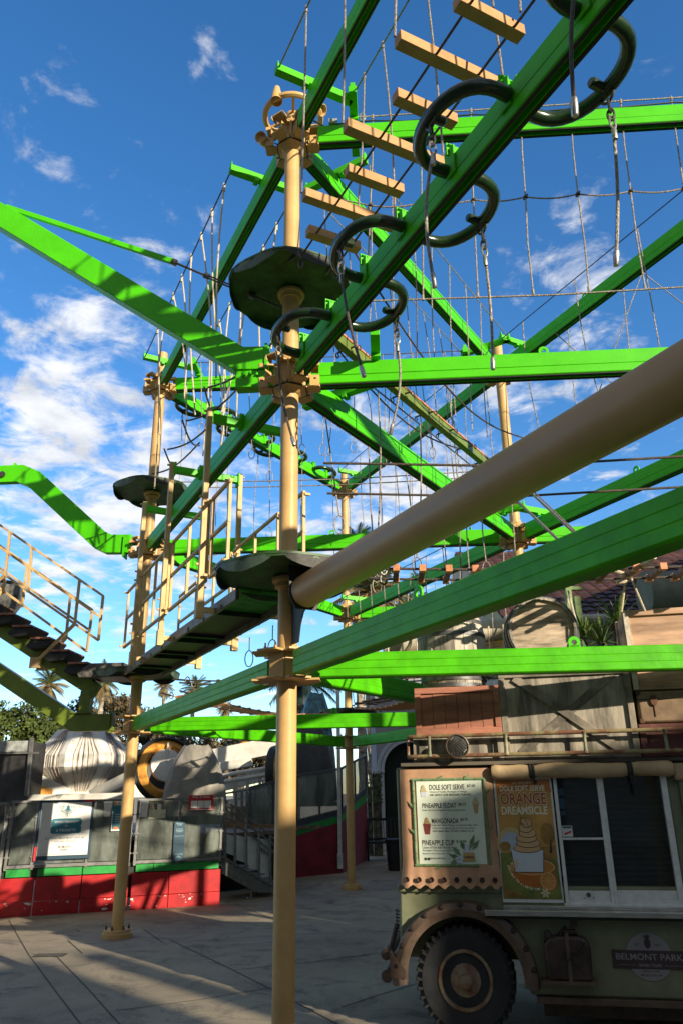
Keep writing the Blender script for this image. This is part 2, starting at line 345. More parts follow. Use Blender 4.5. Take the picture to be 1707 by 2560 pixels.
def make_pole(P, ztop, levels, low, plats, base=True, label=None, r=.0805, skipface=()):
    mb = MB(); prof = [(r, 0.02), (r, ztop)]; mb.lathe(prof, P, 28)
    pole = obj('pole', mb, TAN, frame, label=label)
    if base:
        mb = MB(); mb.lathe([(.19, 0), (.192, .01), (.192, .055), (.18, .062), (.18, .09), (.172, .1), (.09, .1)], P, 32); fl = obj('base_flange', mb, TAN, pole)
        for k in range(6): a = 2*pi*k/6+.3; mb = MB(); mb.lathe([(.016, 0), (.016, .03), (.009, .03), (.009, .05)], P+V((cos(a)*.145, sin(a)*.145, .1 if P is not D else .062)), 6); obj('anchor_bolt', mb, STEELD, pole)
    for z, big in levels:
        hub = MB(); star(P+Z*(z-.024), .285, .16, .072, .018, hub); star(P+Z*(z+.225), .275, .14, .066, .018, hub)
        hub.lathe([(.082, -.085), (.105, -.075), (.13, -.05), (.17, -.038), (.178, -.024)], P+Z*z, 6, x=(dk(0)+dk(1)))
        hub.lathe([(r+.03, -.005), (r+.03, .225)], P+Z*z, 12)
        for k in range(6):
            m = (dk(k)+dk(k+1)).normalized(); hub.box(P+m*.115+Z*(z+.11), (.09, .02, .23), (m, V((-m.y, m.x, 0)), Z))
            d = dk(k); s_ = side(k)
            for sg in (-1, 1):
                hub.box(P+d*.235+s_*sg*.068+Z*(z+.035), (.09, .008, .11), (d, s_, Z)); hub.lathe([(.012, -.012), (.012, .012)], P+d*.25+s_*sg*.075+Z*(z+.06), 6, axis=s_)
                hub.box(P+d*.235+s_*sg*.068+Z*(z+.215), (.09, .008, .05), (d, s_, Z))
        obj('hub', hub, TAN, pole, bevel=.0025)
        mb = MB()
        for k in range(6):
            m = (dk(k)+dk(k+1)).normalized(); n_ = (dk(k+1)+dk(k+2)).normalized(); mb.bar(P+m*.172+Z*(z-.030), P+m*.205+Z*(z-.026), .009, .008); mb.bar(P+m*.176+Z*(z-.033), P+n_*.176+Z*(z-.033), .007, .012)
        obj('hub_seam', mb, mat('seam_dark', (.06, .04, .025), .7), pole)
        mb = MB(); mb.lathe([(r+.002, .25), (.13, .25), (.135, .265), (.12, .30), (r+.012, .325), (r+.01, .36)], P+Z*z, 20, cap=False)
        for k in range(6): m = (dk(k)+dk(k+1)).normalized(); mb.lathe([(.013, 0), (.013, .03), (.007, .03), (.007, .07)], P+m*.12+Z*(z+.25), 6)
        obj('collar', mb, TAN, pole)
    for z in low:
        hub = MB(); star(P+Z*(z-.02), .27, .17, .095, .018, hub, False); star(P+Z*(z+.20), .27, .17, .095, .018, hub, False)
        for k in range(6):
            m = (dk(k)+dk(k+1)).normalized(); hub.box(P+m*.105+Z*(z+.10), (.07, .016, .198), (m, V((-m.y, m.x, 0)), Z))
            d = dk(k); hub.box(P+d*.13+Z*(z+.10), (.012, .14, .198), (d, side(k), Z))
            if k % 2 == 0:
                for sg in (-1, 1): hub.lathe([(.014, 0), (.014, .02), (.008, .02), (.008, .05)], P+d*.22+side(k)*sg*.05+Z*(z+.218), 6)
        obj('low_hub', hub, TAN, pole, bevel=.003)
    for z in plats:
        mb = MB(); mb.lathe([(r+.001, -.10), (r+.03, -.10), (.105, -.06), (.112, -.05), (.132, -.05), (.132, -.022), (r, -.022)], P+Z*z, 28); obj('platform_flange', mb, TAN, pole)
        R = .62; pts = []; n = 36
        def rad(a):  # rounded hexagon facing the six tracks
            t = ((a-a0) % (pi/3)); t = min(t, pi/3-t); return R*(1-.055*cos(3*(t))*0-.06*(1-t/(pi/6)))
        mb = MB(); ring = [P+V((cos(2*pi*i/n), sin(2*pi*i/n), 0))*rad(2*pi*i/n)+Z*z for i in range(n)]
        mb.prism(ring, Z*.018); mb.prism([P+V((0, 0, z+.018))+(q-P-Z*z)*1.01 for q in ring], Z*.02)
        pl = obj('platform', mb, UNDER, frame, smooth=20)
        for k in range(6):
            mb = MB(); vs = []; m = 10; a_c = a0-k*pi/3
            vert = k % 2
            for dd in (0, -.012):
                for i in range(m+1):
                    a = a_c+(i/m-.5)*.86; rr = rad(a)+.004+dd; dep = .035+.075*sin(pi*i/m)**.7
                    vs += [P+V((cos(a), sin(a), 0))*rr+Z*(z+.035), P+V((cos(a), sin(a), 0))*(rr-.01)+Z*(z+.03-dep)]
            f = []; q = 2*(m+1)
            for i in range(m):
                a_, b_, c_, d_ = 2*i, 2*i+2, 2*i+3, 2*i+1
                f += [(a_, b_, c_, d_), (q+a_, q+d_, q+c_, q+b_), (d_, c_, q+c_, q+d_), (a_, q+a_, q+b_, b_)]
            f += [(0, 1, q+1, q), (2*m, q+2*m, q+2*m+1, 2*m+1)]
            mb.add(vs, f); sk = obj('edge_skirt', mb, BLACKP if vert else mat('skirt_grey_green', (.075, .12, .085), .45, var=.15), pl, smooth=30)
    return pole
polA = make_pole(A, HT+.45, [(HM, 1), (HT, 1)], [HL], [6.34, 3.46], label='nearest tan round pole of the frame')
polB = make_pole(B, HT+.75, [(HM, 1), (HT, 1)], [HL], [6.34, 3.42], label='tan pole in front of the red skirted gate')
polC = make_pole(C, HT+.6, [(HM, 1), (HT, 1)], [HL], [3.4], label='tan pole behind the snack truck')
polD = make_pole(D, HT+.5, [(HM, 1), (HT, 1)], [HL], [3.3], label='farthest tan pole beside the white drainpipe')
polE = make_pole(E2, HT+.4, [(HM, 1), (HT, 1)], [HL], [6.34, 3.46], label='pole at the far right')
polF = make_pole(E1, HT+.4, [(HM, 1), (HT, 1)], [HL], [6.34, 3.46], label='pole nearest the viewer on the right')
polG = make_pole(CE, HT+.4, [(HM, 1), (HT, 1)], [HL], [3.4], label='pole beyond the right edge')
for P, k, nm, xt, el in [(A, 0, 1, (.85, SP-.5), (1.0,)), (A, 1, 1, (.82, SP-.55), (4.4,)), (A, 2, 1, (.66, SP-.66), ()), (A, 3, 1, (.56, SP-.6), ()), (B, 1, 1, (), ()), (B, 2, 1, (.66, SP-.6), ()), (D, 3, 1, (.55, SP-.55), ()), (C, 3, 1, (.58, SP-.6), (2.0,)), (C, 2, 1, (.6,), ())]:
    track(P, k, HT, xb=xt, eyes=el)
for P, k, xt, el in [(A, 0, (), ()), (A, 1, (.8, SP-.7), (3.6,)), (A, 2, (.8,), (2.35,)), (A, 3, (), ()), (B, 1, (.7,), ()), (B, 2, (), (2.9, 3.4)), (D, 3, (.6, SP-.6), (2.7,)), (C, 3, (.62, SP-.6), (2.4,)), (C, 2, (), ()), (D, 2, (), ())]:
    track(P, k, HM, xb=xt, eyes=el)
for P, k, el in [(A, 0, ()), (A, 1, ()), (A, 2, (2.3,)), (A, 3, (2.0,)), (B, 1, ()), (B, 2, (2.9,)), (D, 3, ()), (C, 3, ()), (C, 2, ())]:
    track(P, k, HL, low=True, eyes=el)
for P, k, z in ((E1, 1, HM), (E1, 1, HT), (E1, 2, HT), (E2, 2, HT)): track(P, k, z)
# catwalk rod crossbars on A-B mid track, holding the tan hanger posts
for s in (1.15, 2.62, 4.08):
    q = A+dk(0)*s+Z*(HM+.15); mb = MB(); mb.bar(q-side(0)*.40, q+side(0)*.40, .07, .085)
    for t in (-.08, .08): mb.box(q+side(0)*t+Z*.02, (.05, .1, .16), (side(0), dk(0), Z))
    for t in (-.40, .40): mb.box(q+side(0)*t, (.02, .12, .17), (side(0), dk(0), Z))
    obj('hanger_crossbar', mb, GREEN, frame, bevel=.004)
# outriggers: bent beams running out to the left
def bent(P, pts, w, h, m, nm='bent_beam', kk=5):
    d = dk(kk); s_ = side(kk); n = len(pts); vs = []; f = []
    for i, (s, z) in enumerate(pts):
        t0 = V(pts[i])-V(pts[i-1]) if i else V(pts[1])-V(pts[0]); t1 = V(pts[i+1])-V(pts[i]) if i < n-1 else t0
        t0 = V(t0).normalized(); t1 = V(t1).normalized(); nn = V((-(t0.y+t1.y), t0.x+t1.x)).normalized(); hh = h/max(.5, nn.dot(V((-t0.y, t0.x))))
        for sg in (-1, 1):
            for ud in (0, 1): vs.append(P+d*(s+nn.x*hh*ud)+Z*(z+nn.y*hh*ud)+s_*sg*w/2)
    for i in range(n-1):
        a_ = 4*i; b_ = 4*i+4
        f += [(a_, a_+1, b_+1, b_), (a_+2, b_+2, b_+3, a_+3), (a_, b_, b_+2, a_+2), (a_+1, a_+3, b_+3, b_+1)]
    f += [(0, 2, 3, 1), (4*n-4, 4*n-3, 4*n-1, 4*n-2)]
    mb = MB().add(vs, f); return obj(nm, mb, m, frame, smooth=20, bevel=.006)
b1 = bent(A, [(.20, HM+.18), (.52, HM+.19), (3.08, 7.32), (3.22, 7.42)], .13, .245, GREEN)
mb = MB(); mb.bar(A+dk(5)*.10+Z*(HM+.085), A+dk(5)*.50+Z*(HM+.085), .12, .17); mb.box(A+dk(5)*.22+Z*(HM+.30), (.025, .17, .30), (dk(5), side(5), Z))
for t in (.30, .36, .42): mb.lathe([(.014, 0), (.014, .02), (.008, .02), (.008, .05)], A+dk(5)*t+Z*(HM+.11)+side(5)*.075, 6)
obj('beam_seat', mb, GREEN, b1, bevel=.003)
b2 = bent(B, [(.27, HM+.04), (.66, HM+.05), (.86, HM+.15), (2.05, 6.50), (2.25, 6.59), (3.6, 6.59)], .12, .30, GREEN)
mb = MB()
for s, z in ((1.25, 6.12), (1.9, 6.68), (2.35, 6.9)): mb.box(B+dk(5)*s+Z*z, (.03, .05, .09), (dk(5), side(5), Z))
mb.box(B+dk(5)*.36+Z*(HM+.14), (.02, .2, .34), (dk(5), side(5), Z)); obj('mounting_tab', mb, GREEN, b2)
# end plate and pulley on the second outrigger
mb = MB(); c_ = B+dk(5)*2.5+Z*6.72
mb.lathe([(.05, -.10), (.05, -.075)], c_, 16, axis=side(5)*-1); obj('pulley_plate', mb, STEELD, b2)
tr = MB(); p0 = A+dk(5)*3.04+Z*7.60; p1 = A+dk(5)*1.2+Z*6.78; p2 = A+dk(5)*.09+Z*6.16
tr.bar(p0, p1, .04, .055); obj('tie_rod', tr, GREEN, b1, bevel=.004)
tr = MB(); tr.tube([p1, p1.lerp(p2, .3)], .012, 8); q0 = p1.lerp(p2, .3); q1 = p1.lerp(p2, .72); dd = (q1-q0).normalized(); sx = dd.cross(Z).normalized()
for sg in (-1, 1): tr.tube([q0+sx*sg*.022, q1+sx*sg*.022], .009, 8)
tr.lathe([(.03, 0), (.03, .05)], q0, 10, axis=dd); tr.lathe([(.03, 0), (.03, .05)], q1, 10, axis=dd); tr.tube([q1, p2], .011, 8); tr.lathe([(.035, 0), (.035, .04)], p1, 10, axis=dd)
obj('turnbuckle', tr, STEELD, b1)
# lamp ring on top  of the nearest pole
zr = 8.60; mb = MB(); mb.tube([A+V((cos(t), sin(t), 0))*.30+Z*zr for t in [2*pi*i/40 for i in range(40)]], .032, 8, closed=True)
for k in range(3): t = .6+k*2.1; mb.bar(A+Z*zr, A+V((cos(t), sin(t), 0))*.31+Z*zr, .03, .02)
mb.lathe([(.05, -.1), (.05, .02)], A+Z*zr, 12); lr = obj('lamp_ring', mb, TAN, frame)
for (x, y), dr in (((692, 243), (.0, -.1, -1)), ((657, 348), (-.3, -.9, -.3)), ((797, 272), (.7, -.3, -.6))):
    p = atz(x, y, zr+.02 if y < 300 else zr-.33); mb = MB(); mb.lathe([(.018, -.17), (.03, -.16), (.058, -.02), (.064, .06), (.058, .062), (.048, .02)], p, 16, axis=dr); obj('spotlight', mb, TAN, lr)
mb = MB(); mb.box(atz(833, 306, HT+.27), (.09, .06, .06)); obj('junction_box', mb, mat('grey_box', (.35, .35, .36), .5), frame)
# serpentine rings on the near track and the far track
def serp(P, k, z, s0, n, pitch=.5765, first=-1, amp=.40):
    d = dk(k); m = side(k)*-1 if k == 3 else side(k)
    m = V((-d.y, d.x, 0))
    for i in range(n):
        sg = first if i % 2 == 0 else -first; s_a = s0+i*pitch; mb = MB(); pts = []
        for t in [j_/18 for j_ in range(19)]:
            an = pi*t; pts.append(P+d*(s_a+pitch/2-cos(an)*(pitch/2+.02)*(1+.12*sin(an)))+m*sg*(.075+amp*.80*sin(an)**.8)+Z*(z+.13))
        mb.tube(pts, .042, 14); o = obj('ring_tube', mb, DGREEN, frame)
        for e in (0, 1):
            q = P+d*(s_a+e*pitch+(.02 if e == 0 else -.02))+m*sg*.065+Z*(z+.23)
            b_ = MB(); b_.prism([q+m*sg*.0-d*.045+Z*(-.16), q+d*.045+Z*(-.16), q+d*.05+Z*.05, q-d*.05+Z*.05], m*sg*.012); b_.box(q-m*sg*.02+Z*.045, (.012, .10, .10), (d, m, Z)); b_.box(q+Z*.07, (.05, .05, .008), (d, m, Z))
            obj('tube_bracket', b_, GREEN, o, bevel=.002)
        q = P+d*(s_a+pitch/2)+m*sg*(.075+amp*.8)+Z*(z+.13); b_ = MB(); b_.lathe([(.022, -.06), (.03, -.05), (.03, .03), (.02, .04)], q+d*.12*0-m*sg*.06+Z*.0, 10, axis=m); obj('stop_knob', b_, DGREEN, o)
        yield q, sg
ropesN = list(serp(A, 3, HM, .405, 7)); ropesF = list(serp(B, 1, HT, .62, 8, pitch=.54, first=1, amp=.36))
def link(mb, c, ln, w, r, rot):
    x = V((cos(rot), sin(rot), 0)); pts = []
    for i in range(14):
        a = 2*pi*i/14; pts.append(c+x*(w*cos(a))+Z*(ln*sin(a)))
    mb.tube(pts, r, 6, closed=True)
def chain(mb, top, n, ln=.028, w=.013, r=.005, rot=0):
    for i in range(n): link(mb, top-Z*(ln+i*ln*1.55), ln, w, r, rot+(i % 2)*pi/2)
    return top-Z*(ln*2+(n-1)*ln*1.55)
def bend(a, b, dv, n=14, curl=0):
    return [a.lerp(b, i/n)+dv*sin(pi*i/n)+dv*curl*(i/n)**3 for i in range(n+1)]
for i, (q, sg) in enumerate(ropesN):
    ends = [(732, 1100), (979, 1070), (905, 925), (1231, 905), (1082, 695), (1540, 640), (1435, 260)]
    P0 = A+side(3)*0; m = V((-dk(3).y, dk(3).x, 0)); e = onl(*ends[i], A+m*sg*.40, dk(3))
    if i == 4: e = onl(1082, 695, A-m*.36, dk(3))
    pos = ['hanging from the lowest ring, in front of the tan pole', 'hanging right of the beam from the ring nearest the pole', 'hanging left of the beam from its second ring', 'hanging right of the beam above the bright level beam', 'in front of the overhead planks, under the third left ring', 'hanging in front of the cable net, right of the beam', 'uppermost, ending above the green level beam, near the top edge'][i]
    t = thing('hanging_rope', q-Z*.05, 'steel rope '+pos, 'rope', 'steel ropes hanging from the green rings')
    mb = MB(); link(mb, q-Z*.035, .055, .045, .009, atan2(dk(3).y, dk(3).x)); link(mb, q-Z*.12, .045, .02, .008, 1.1); link(mb, q-Z*.185, .04, .018, .007, 2.6); obj('shackle', mb, STEELD, t)
    top = q-Z*.22; mb = MB(); link(mb, top-Z*.02, .045, .022, .007, .5); obj('thimble', mb, STEEL, t)
    mb = MB(); mb.lathe([(.013, -.02), (.015, -.01), (.015, .05), (.012, .055)], top-Z*.12, 10); obj('ferrule', mb, STEEL, t); mb = MB()
    dv = V((rnd.uniform(-.5, 1), rnd.uniform(-.5, .5), 0))*.03+m*.03*sg
    pts = bend(top-Z*.06, e, dv, 20); dn = (pts[-1]-pts[-2]).normalized(); mb.lathe([(.014, -.03), (.016, -.02), (.016, .05), (.013, .055)], e, 10, axis=dn); obj('ferrule', mb, STEEL, t)
    mb = MB(); mb.tube(pts, .0095, 8); obj('rope', mb, ROPED if i in (0, 2, 6) else ROPE, t)
for i, (q, sg) in enumerate(ropesF):
    names = ['first from the tan pole', 'second from the tan pole', 'third along the far rings', 'fourth along the far rings', 'fifth along the far rings', 'sixth along the far rings', 'seventh, near the distant pole', 'last, at the distant pole']
    t = thing('looped_rope', q-Z*.05, 'thin rope hanging on a chain from the far ring track, '+names[i], 'rope', 'ropes hanging from the far ring track')
    mb = MB(); e = chain(mb, q, 6, rot=.4); obj('chain', mb, STEELD, t)
    ln = rnd.uniform(1.5, 2.1); b_ = e-Z*ln+V((rnd.uniform(-.06, .06), rnd.uniform(-.1, .1), 0)); mb = MB(); mb.tube(bend(e, b_, V((rnd.uniform(-.05, .05), 0, 0))), .008, 6)
    mb.tube([b_+V((sin(a_)*.055, 0, 0))*(1)-Z*(.11-.11*cos(a_)) for a_ in [2*pi*x/16 for x in range(16)]], .007, 6, closed=True); obj('rope', mb, ROPE, t)
# ------------------------------------------------------------------ plank bridge overhead (A to E1, upper storey)
d3 = dk(3); m3 = V((-d3.y, d3.x, 0)); br = thing('plank_bridge', A+d3*2+Z*6.3, 'swaying bridge of square tan planks on two steel ropes against the sky', 'rope bridge')
for i in range(12):
    s = .88+.373*i; L = .25 if i % 2 == 0 else .45; q = A+d3*s+Z*(6.31)+m3*(.03)
    dz = -.0
    mb = MB(); mb.bar(q-m3*L, q+m3*L, .085, .085); obj('plank', mb, PLANK, br, bevel=.003)
for sg in (-1, 1):
    mb = MB(); mb.tube([A+d3*(.5+.05*i)+m3*(sg*.17+.02)+Z*(6.31-.03) for i in range(0, 100, 4)], .0095, 8); obj('bridge_rope', mb, ROPED, br)
    mb = MB(); mb.tube([A+d3*.56+m3*sg*.40+Z*(HT+.30), A+d3*(SP-.6)+m3*sg*.40+Z*(HT+.30)], .009, 8); obj('overhead_rope', mb, ROPE, br)
    mb = MB()
    for i in range(12):
        s = .88+.373*i
        if i % 2 == 1 or sg == 1 and i % 3 == 0:
            L = .40; pa = A+d3*s+m3*sg*L+Z*(HT+.30); pb = A+d3*s+m3*sg*.44+Z*6.32
            if i % 2 == 0: pb = A+d3*(s+.1)+m3*sg*.2+Z*6.35
            mb.tube(bend(pa, pb, V((rnd.uniform(-.03, .03), rnd.uniform(-.03, .03), 0))), .009, 7); mb.lathe([(.014, -.05), (.014, .03)], pa, 8); mb.cut()
    pieces('dropper_rope', mb, ROPE, br)
    mb = MB(); q = A+d3*.50+m3*(sg*.17)+Z*6.32; chain(mb, A+d3*.62+m3*sg*.17+Z*6.33, 3, ln=.04, w=.02, r=.008)
    p_ = A+d3*.35+m3*sg*.2+Z*6.36; mb.tube([p_, A+d3*.6+m3*sg*.17+Z*6.29], .016, 8); obj('turnbuckle', mb, STEELD, br)
# ------------------------------------------------------------------ cable net (A to E2)
d2 = dk(2); m2 = V((-d2.y, d2.x, 0)); net = thing('cable_net', A+d2*2.4+Z*6.2, 'wide meshed net of steel cables hanging below the upper right beam', 'net')
zt, zb = 8.56, 6.18
mb = MB(); mb.tube([A+d2*.7+Z*zt, A+d2*(SP-.6)+Z*(zt+.0)], .008, 8); mb.cut(); mb.tube([A+d2*.4+Z*(6.2), A+d2*2.5+Z*6.16, A+d2*(SP-.3)+Z*6.2], .009, 8); mb.cut()
xs_ = [.80+.524*i for i in range(9)]
pts = []
for i, s in enumerate(xs_): pts.append(A+d2*s+Z*7.38+m2*.03)
full = []
for p, q in zip(pts, pts[1:]): full += bend(p, q, -Z*.035, 8)[:-1]
mb.tube([A+d2*.35+Z*7.5]+full+[pts[-1]], .008, 7); mb.cut(); pieces('horizontal_cable', mb, ROPE, net)
mb = MB(); kn = MB()
for s in xs_:
    p0 = A+d2*(s+.06)+Z*zt; p2 = A+d2*(s-.05)+Z*zb; pm = A+d2*s+Z*7.38+m2*.03
    mb.tube([p0, p0.lerp(pm, .5)+d2*rnd.uniform(-.015, .015), pm, pm.lerp(p2, .5)+d2*rnd.uniform(-.02, .02), p2], .008, 7); mb.lathe([(.013, -.04), (.013, .02)], p0, 8); mb.lathe([(.013, -.01), (.013, .05)], p2, 8); mb.cut()
    kn.ball(pm, .026, 5, (1, 1, .8)); kn.tube([pm-Z*.03-d2*.02, pm+Z*.03+d2*.02], .012, 6); kn.cut()
pieces('vertical_cable', mb, ROPE, net); pieces('knot', kn, STEELD, net)
mb = MB(); mb.tube([A+d2*.68+Z*zt, A+d2*.78+Z*zt], .014, 6); link(mb, A+d2*.75+Z*zt, .05, .03, .008, 0); obj('end_fitting', mb, STEEL, net)
# black power cable lying on the beam beside the net
mb = MB(); mb.tube([A+d2*.05+Z*(HT+.5), A+d2*.35+Z*(HT+.27)]+[A+d2*(.5+i*.35)+m2*-.05+Z*(HT+.245+.02*sin(i*2.1)) for i in range(13)], .009, 6); tag(obj('power_cable', mb, SLOT), 'thin black cable lying along the top of the upper right beam', 'cable')
# ------------------------------------------------------------------ balance beam A-C upper
d1 = dk(1); m1 = V((-d1.y, d1.x, 0)); bb = thing('balance_beam', A+d1*2.6+Z*6.2, 'olive balance beam with a tan walking surface and rope handrails', 'balance beam')
mb = MB(); mb.bar(A+d1*.62+Z*6.24, A+d1*(SP-.62)+Z*6.24, .09, .11); obj('beam', mb, OLIVE, bb, bevel=.004)
mb = MB()
for i in range(6): s = .62+i*.752; mb.bar(A+d1*(s+.01)+Z*6.308, A+d1*(s+.742)+Z*6.308, .11, .024); mb.cut()
pieces('tread', mb, PLANKO, bb, bevel=.003)
mb = MB()
for i in range(7):
    s = 1+i*.6
    for sg in (-1, 1): mb.tube([A+d1*s+m1*sg*.05+Z*6.22, A+d1*s+m1*sg*.12+Z*6.22], .012, 6); link(mb, A+d1*(s+.02)+m1*sg*.14+Z*6.2, .03, .02, .007, .7); mb.cut()
pieces('clamp', mb, STEELD, bb)
for sg in (-1, 1):
    mb = MB(); mb.tube(bend(A+d1*.35+m1*sg*.42+Z*7.05, A+d1*(SP-.5)+m1*sg*.42+Z*6.75, -Z*.55, 16), .011, 8)
    obj('handrail_rope', mb, ROPED, bb)
    mb = MB(); mb.tube([A+d1*.82+m1*sg*.40+Z*(HT+.3), A+d1*(SP-.55)+m1*sg*.40+Z*(HT+.3)], .008, 7); obj('overhead_rope', mb, ROPE, bb); mb = MB()
    for i in range(7):
        s = 1.05+.52*i+.12*sg; pa = A+d1*s+m1*sg*.4+Z*(HT+.3); zz_ = 6.15+rnd.uniform(0, .3)
        mb.tube(bend(pa, A+d1*(s+.05)+m1*sg*.3+Z*zz_, V((rnd.uniform(-.03, .03), 0, 0))), .0075, 6); mb.cut()
    pieces('dropper_rope', mb, ROPE, bb)
# ------------------------------------------------------------------ bundle of loose white ropes A-B upper
d0 = dk(0); m0 = V((-d0.y, d0.x, 0)); wr = thing('rope_curtain', A+d0*2.6+Z*6.4, 'loose pale ropes hanging in a tangle between the two left poles', 'rope element')
for sg in (-1, 1):
    mb = MB(); mb.tube([A+d0*.85+m0*sg*.40+Z*(HT+.3), A+d0*(SP-.5)+m0*sg*.40+Z*(HT+.28)], .009, 7); obj('overhead_rope', mb, ROPED, wr)
    for i in range(8):
        s = 1.0+i*.46+(.12 if sg > 0 else 0); pa = A+d0*s+m0*sg*.40+Z*(HT+.3); ln = rnd.uniform(1.9, 2.6); pb = pa-Z*ln+d0*rnd.uniform(-.25, .35)-m0*sg*rnd.uniform(.0, .35)
        mb = MB(); mb.tube(bend(pa, pb, V((rnd.uniform(-.12, .12), rnd.uniform(-.1, .1), 0)), 14, curl=.5), .0105, 7); mb.lathe([(.016, -.09), (.016, .03)], pa, 8); obj('loose_rope', mb, ROPEW, wr)
mb = MB()
for i in range(4):
    s = 1.1+i*.95; mb.tube(bend(A+d0*s+m0*.25+Z*6.3, A+d0*(s+.95)-m0*.25+Z*6.45, -Z*.12), .012, 7); mb.cut(); mb.tube(bend(A+d0*s-m0*.25+Z*6.5, A+d0*(s+.95)+m0*.2+Z*6.3, -Z*.12), .012, 7); mb.cut()
pieces('foot_rope', mb, ROPED, wr)
# generic rope elements on the far tracks
def element(P, k, zt_, zf, label, s0=.6, s1=None, n=9, foot=True, loops=False, mat_=None, off=.38, planks=0):
    d = dk(k); m = V((-d.y, d.x, 0)); s1 = s1 or SP-.6; t = thing('rope_element', P+d*(SP/2)+Z*zf, label, 'rope element')
    mb = MB()
    for sg in (-1, 1): mb.tube([P+d*s0+m*sg*off+Z*zt_, P+d*s1+m*sg*off+Z*zt_], .008, 6); mb.cut()
    pieces('overhead_rope', mb, ROPED, t); mb = MB()
    for sg in (-1, 1):
        for i in range(n):
            s = s0+(i+.5)/n*(s1-s0)+.08*sg; pa = P+d*s+m*sg*off+Z*zt_; ln = (zt_-zf)*(1 if not loops else rnd.uniform(.55, .9)); pb = pa-Z*ln+d*rnd.uniform(-.12, .12)-m*sg*rnd.uniform(.0, .15)
            mb.tube(bend(pa, pb, V((rnd.uniform(-.05, .05), rnd.uniform(-.05, .05), 0)), 8), .008, 6)
            if loops: mb.tube([pb+V((sin(a_)*.05, 0, -.1+.1*cos(a_))) for a_ in [2*pi*x/12 for x in range(12)]], .007, 5, closed=True)
            mb.cut()
    pieces('dropper_rope', mb, mat_ or ROPE, t)
    if foot:
        mb = MB()
        for sg in (-1, 1): mb.tube(bend(P+d*(s0-.2)+m*sg*.12+Z*zf, P+d*(s1+.2)+m*sg*.12+Z*zf, -Z*.05, 10), .009, 6); mb.cut()
        pieces('foot_rope', mb, ROPE, t)
    if planks:
        mb = MB()
        for i in range(planks):
            s = s0+(i+.5)/planks*(s1-s0); mb.bar(P+d*s-m*.24+Z*zf, P+d*s+m*.24+Z*zf, .09, .035); mb.cut()
        pieces('foot_board', mb, PLANKD, t, bevel=.003)
    return t
element(D, 3, HT+.3, 6.3, 'thin ropes with foot cables along the farthest dark green diagonal beam', n=7)
element(B, 2, HT+.3, 6.45, 'pair of thin foot cables with loops behind the nearest pole', n=9, loops=True)
element(C, 3, HT+.3, 6.5, 'crossing ropes under the diagonal beam at the upper right', n=4, foot=False)
element(D, 3, HM+.3, 3.4, 'dark foot boards on ropes behind the tan tube, beside the distant palm', n=9, planks=14)
element(A, 1, HM+.3, 3.5, 'looped ropes hanging under the bright diagonal beam in the middle', n=5, loops=True, foot=False)
mb = MB()
for a_, b_ in (((1605, 680), (1420, 1190)), ((1605, 680), (1760, 800)), ((1385, 830), (1590, 1010))):
    mb.tube([atY(*a_, 8.6), atY(*b_, 9.4)], .007, 6)
tag(obj('guy_rope', mb, ROPE), 'thin ropes crossing behind the bright right hand beam', 'rope')
# ------------------------------------------------------------------ tan tube A-E1
tb = MB(); tb.lathe([(.10, .0), (.128, .012), (.133, .03), (.133, 5.0)], A+d3*.36+Z*3.245, 40, axis=d3)
tube = obj('balance_log', tb, TANP); tag(tube, 'thick brown tan tube running from the nearest pole up over the viewer', 'tube')
mb = MB(); q = A+d3*.0
mb.prism([A+d3*t_[0]+Z*t_[1] for t_ in ((.05, 3.44), (.38, 3.44), (.372, 3.12), (.31, 3.09), (.25, 3.0), (.215, 2.87), (.09, 2.87), (.08, 3.2))], m3*.014)
mb.prism([A+d3*.372+m3*t_[0]+Z*t_[1] for t_ in ((-.15, 3.45), (.15, 3.45), (.14, 3.2), (.09, 3.10), (-.09, 3.10), (-.14, 3.2))], d3*-.012)
obj('tube_bracket', mb, BLACKP, polA, bevel=.003)
# ------------------------------------------------------------------ catwalk A-B
cw = thing('hanging_catwalk', A+d0*2.6+Z*3.4, 'narrow walkway with tan guard rails hung below the left diagonal beam', 'walkway')
zd = 3.40
for sg in (-1, 1):
    mb = MB(); mb.bar(A+d0*.5+m0*sg*.27+Z*zd, A+d0*(SP-.45)+m0*sg*.27+Z*zd, .035, .10)
    for i in range(8): mb.box(A+d0*(.9+i*.55)+m0*sg*.285+Z*(zd-.03), (.04, .03, .035), (d0, m0, Z))
    obj('side_rail', mb, mat('grey_brown_rail', (.16, .14, .11), .5, var=.2), cw, bevel=.003)
mb = MB(); mb.bar(A+d0*.5+Z*(zd+.045), A+d0*(SP-.45)+Z*(zd+.045), .5, .02); obj('deck', mb, mat('deck_green', (.04, .26, .03), .6, var=.25, vscale=12, bump=.2), cw)
mb = MB()
for s_ in (1.3, 2.45, 2.8, 3.6, 3.95, 4.75): mb.bar(A+d0*s_-m0*.25+Z*(zd+.01), A+d0*s_+m0*.25+Z*(zd+.01), .03, .05); mb.cut()
for s_, e_ in ((1.3, 2.45), (2.8, 3.6), (3.95, 4.75)): mb.bar(A+d0*s_+Z*(zd+.022), A+d0*e_+Z*(zd+.022), .48, .012); mb.cut()
pieces('joist', mb, SLOT, cw)
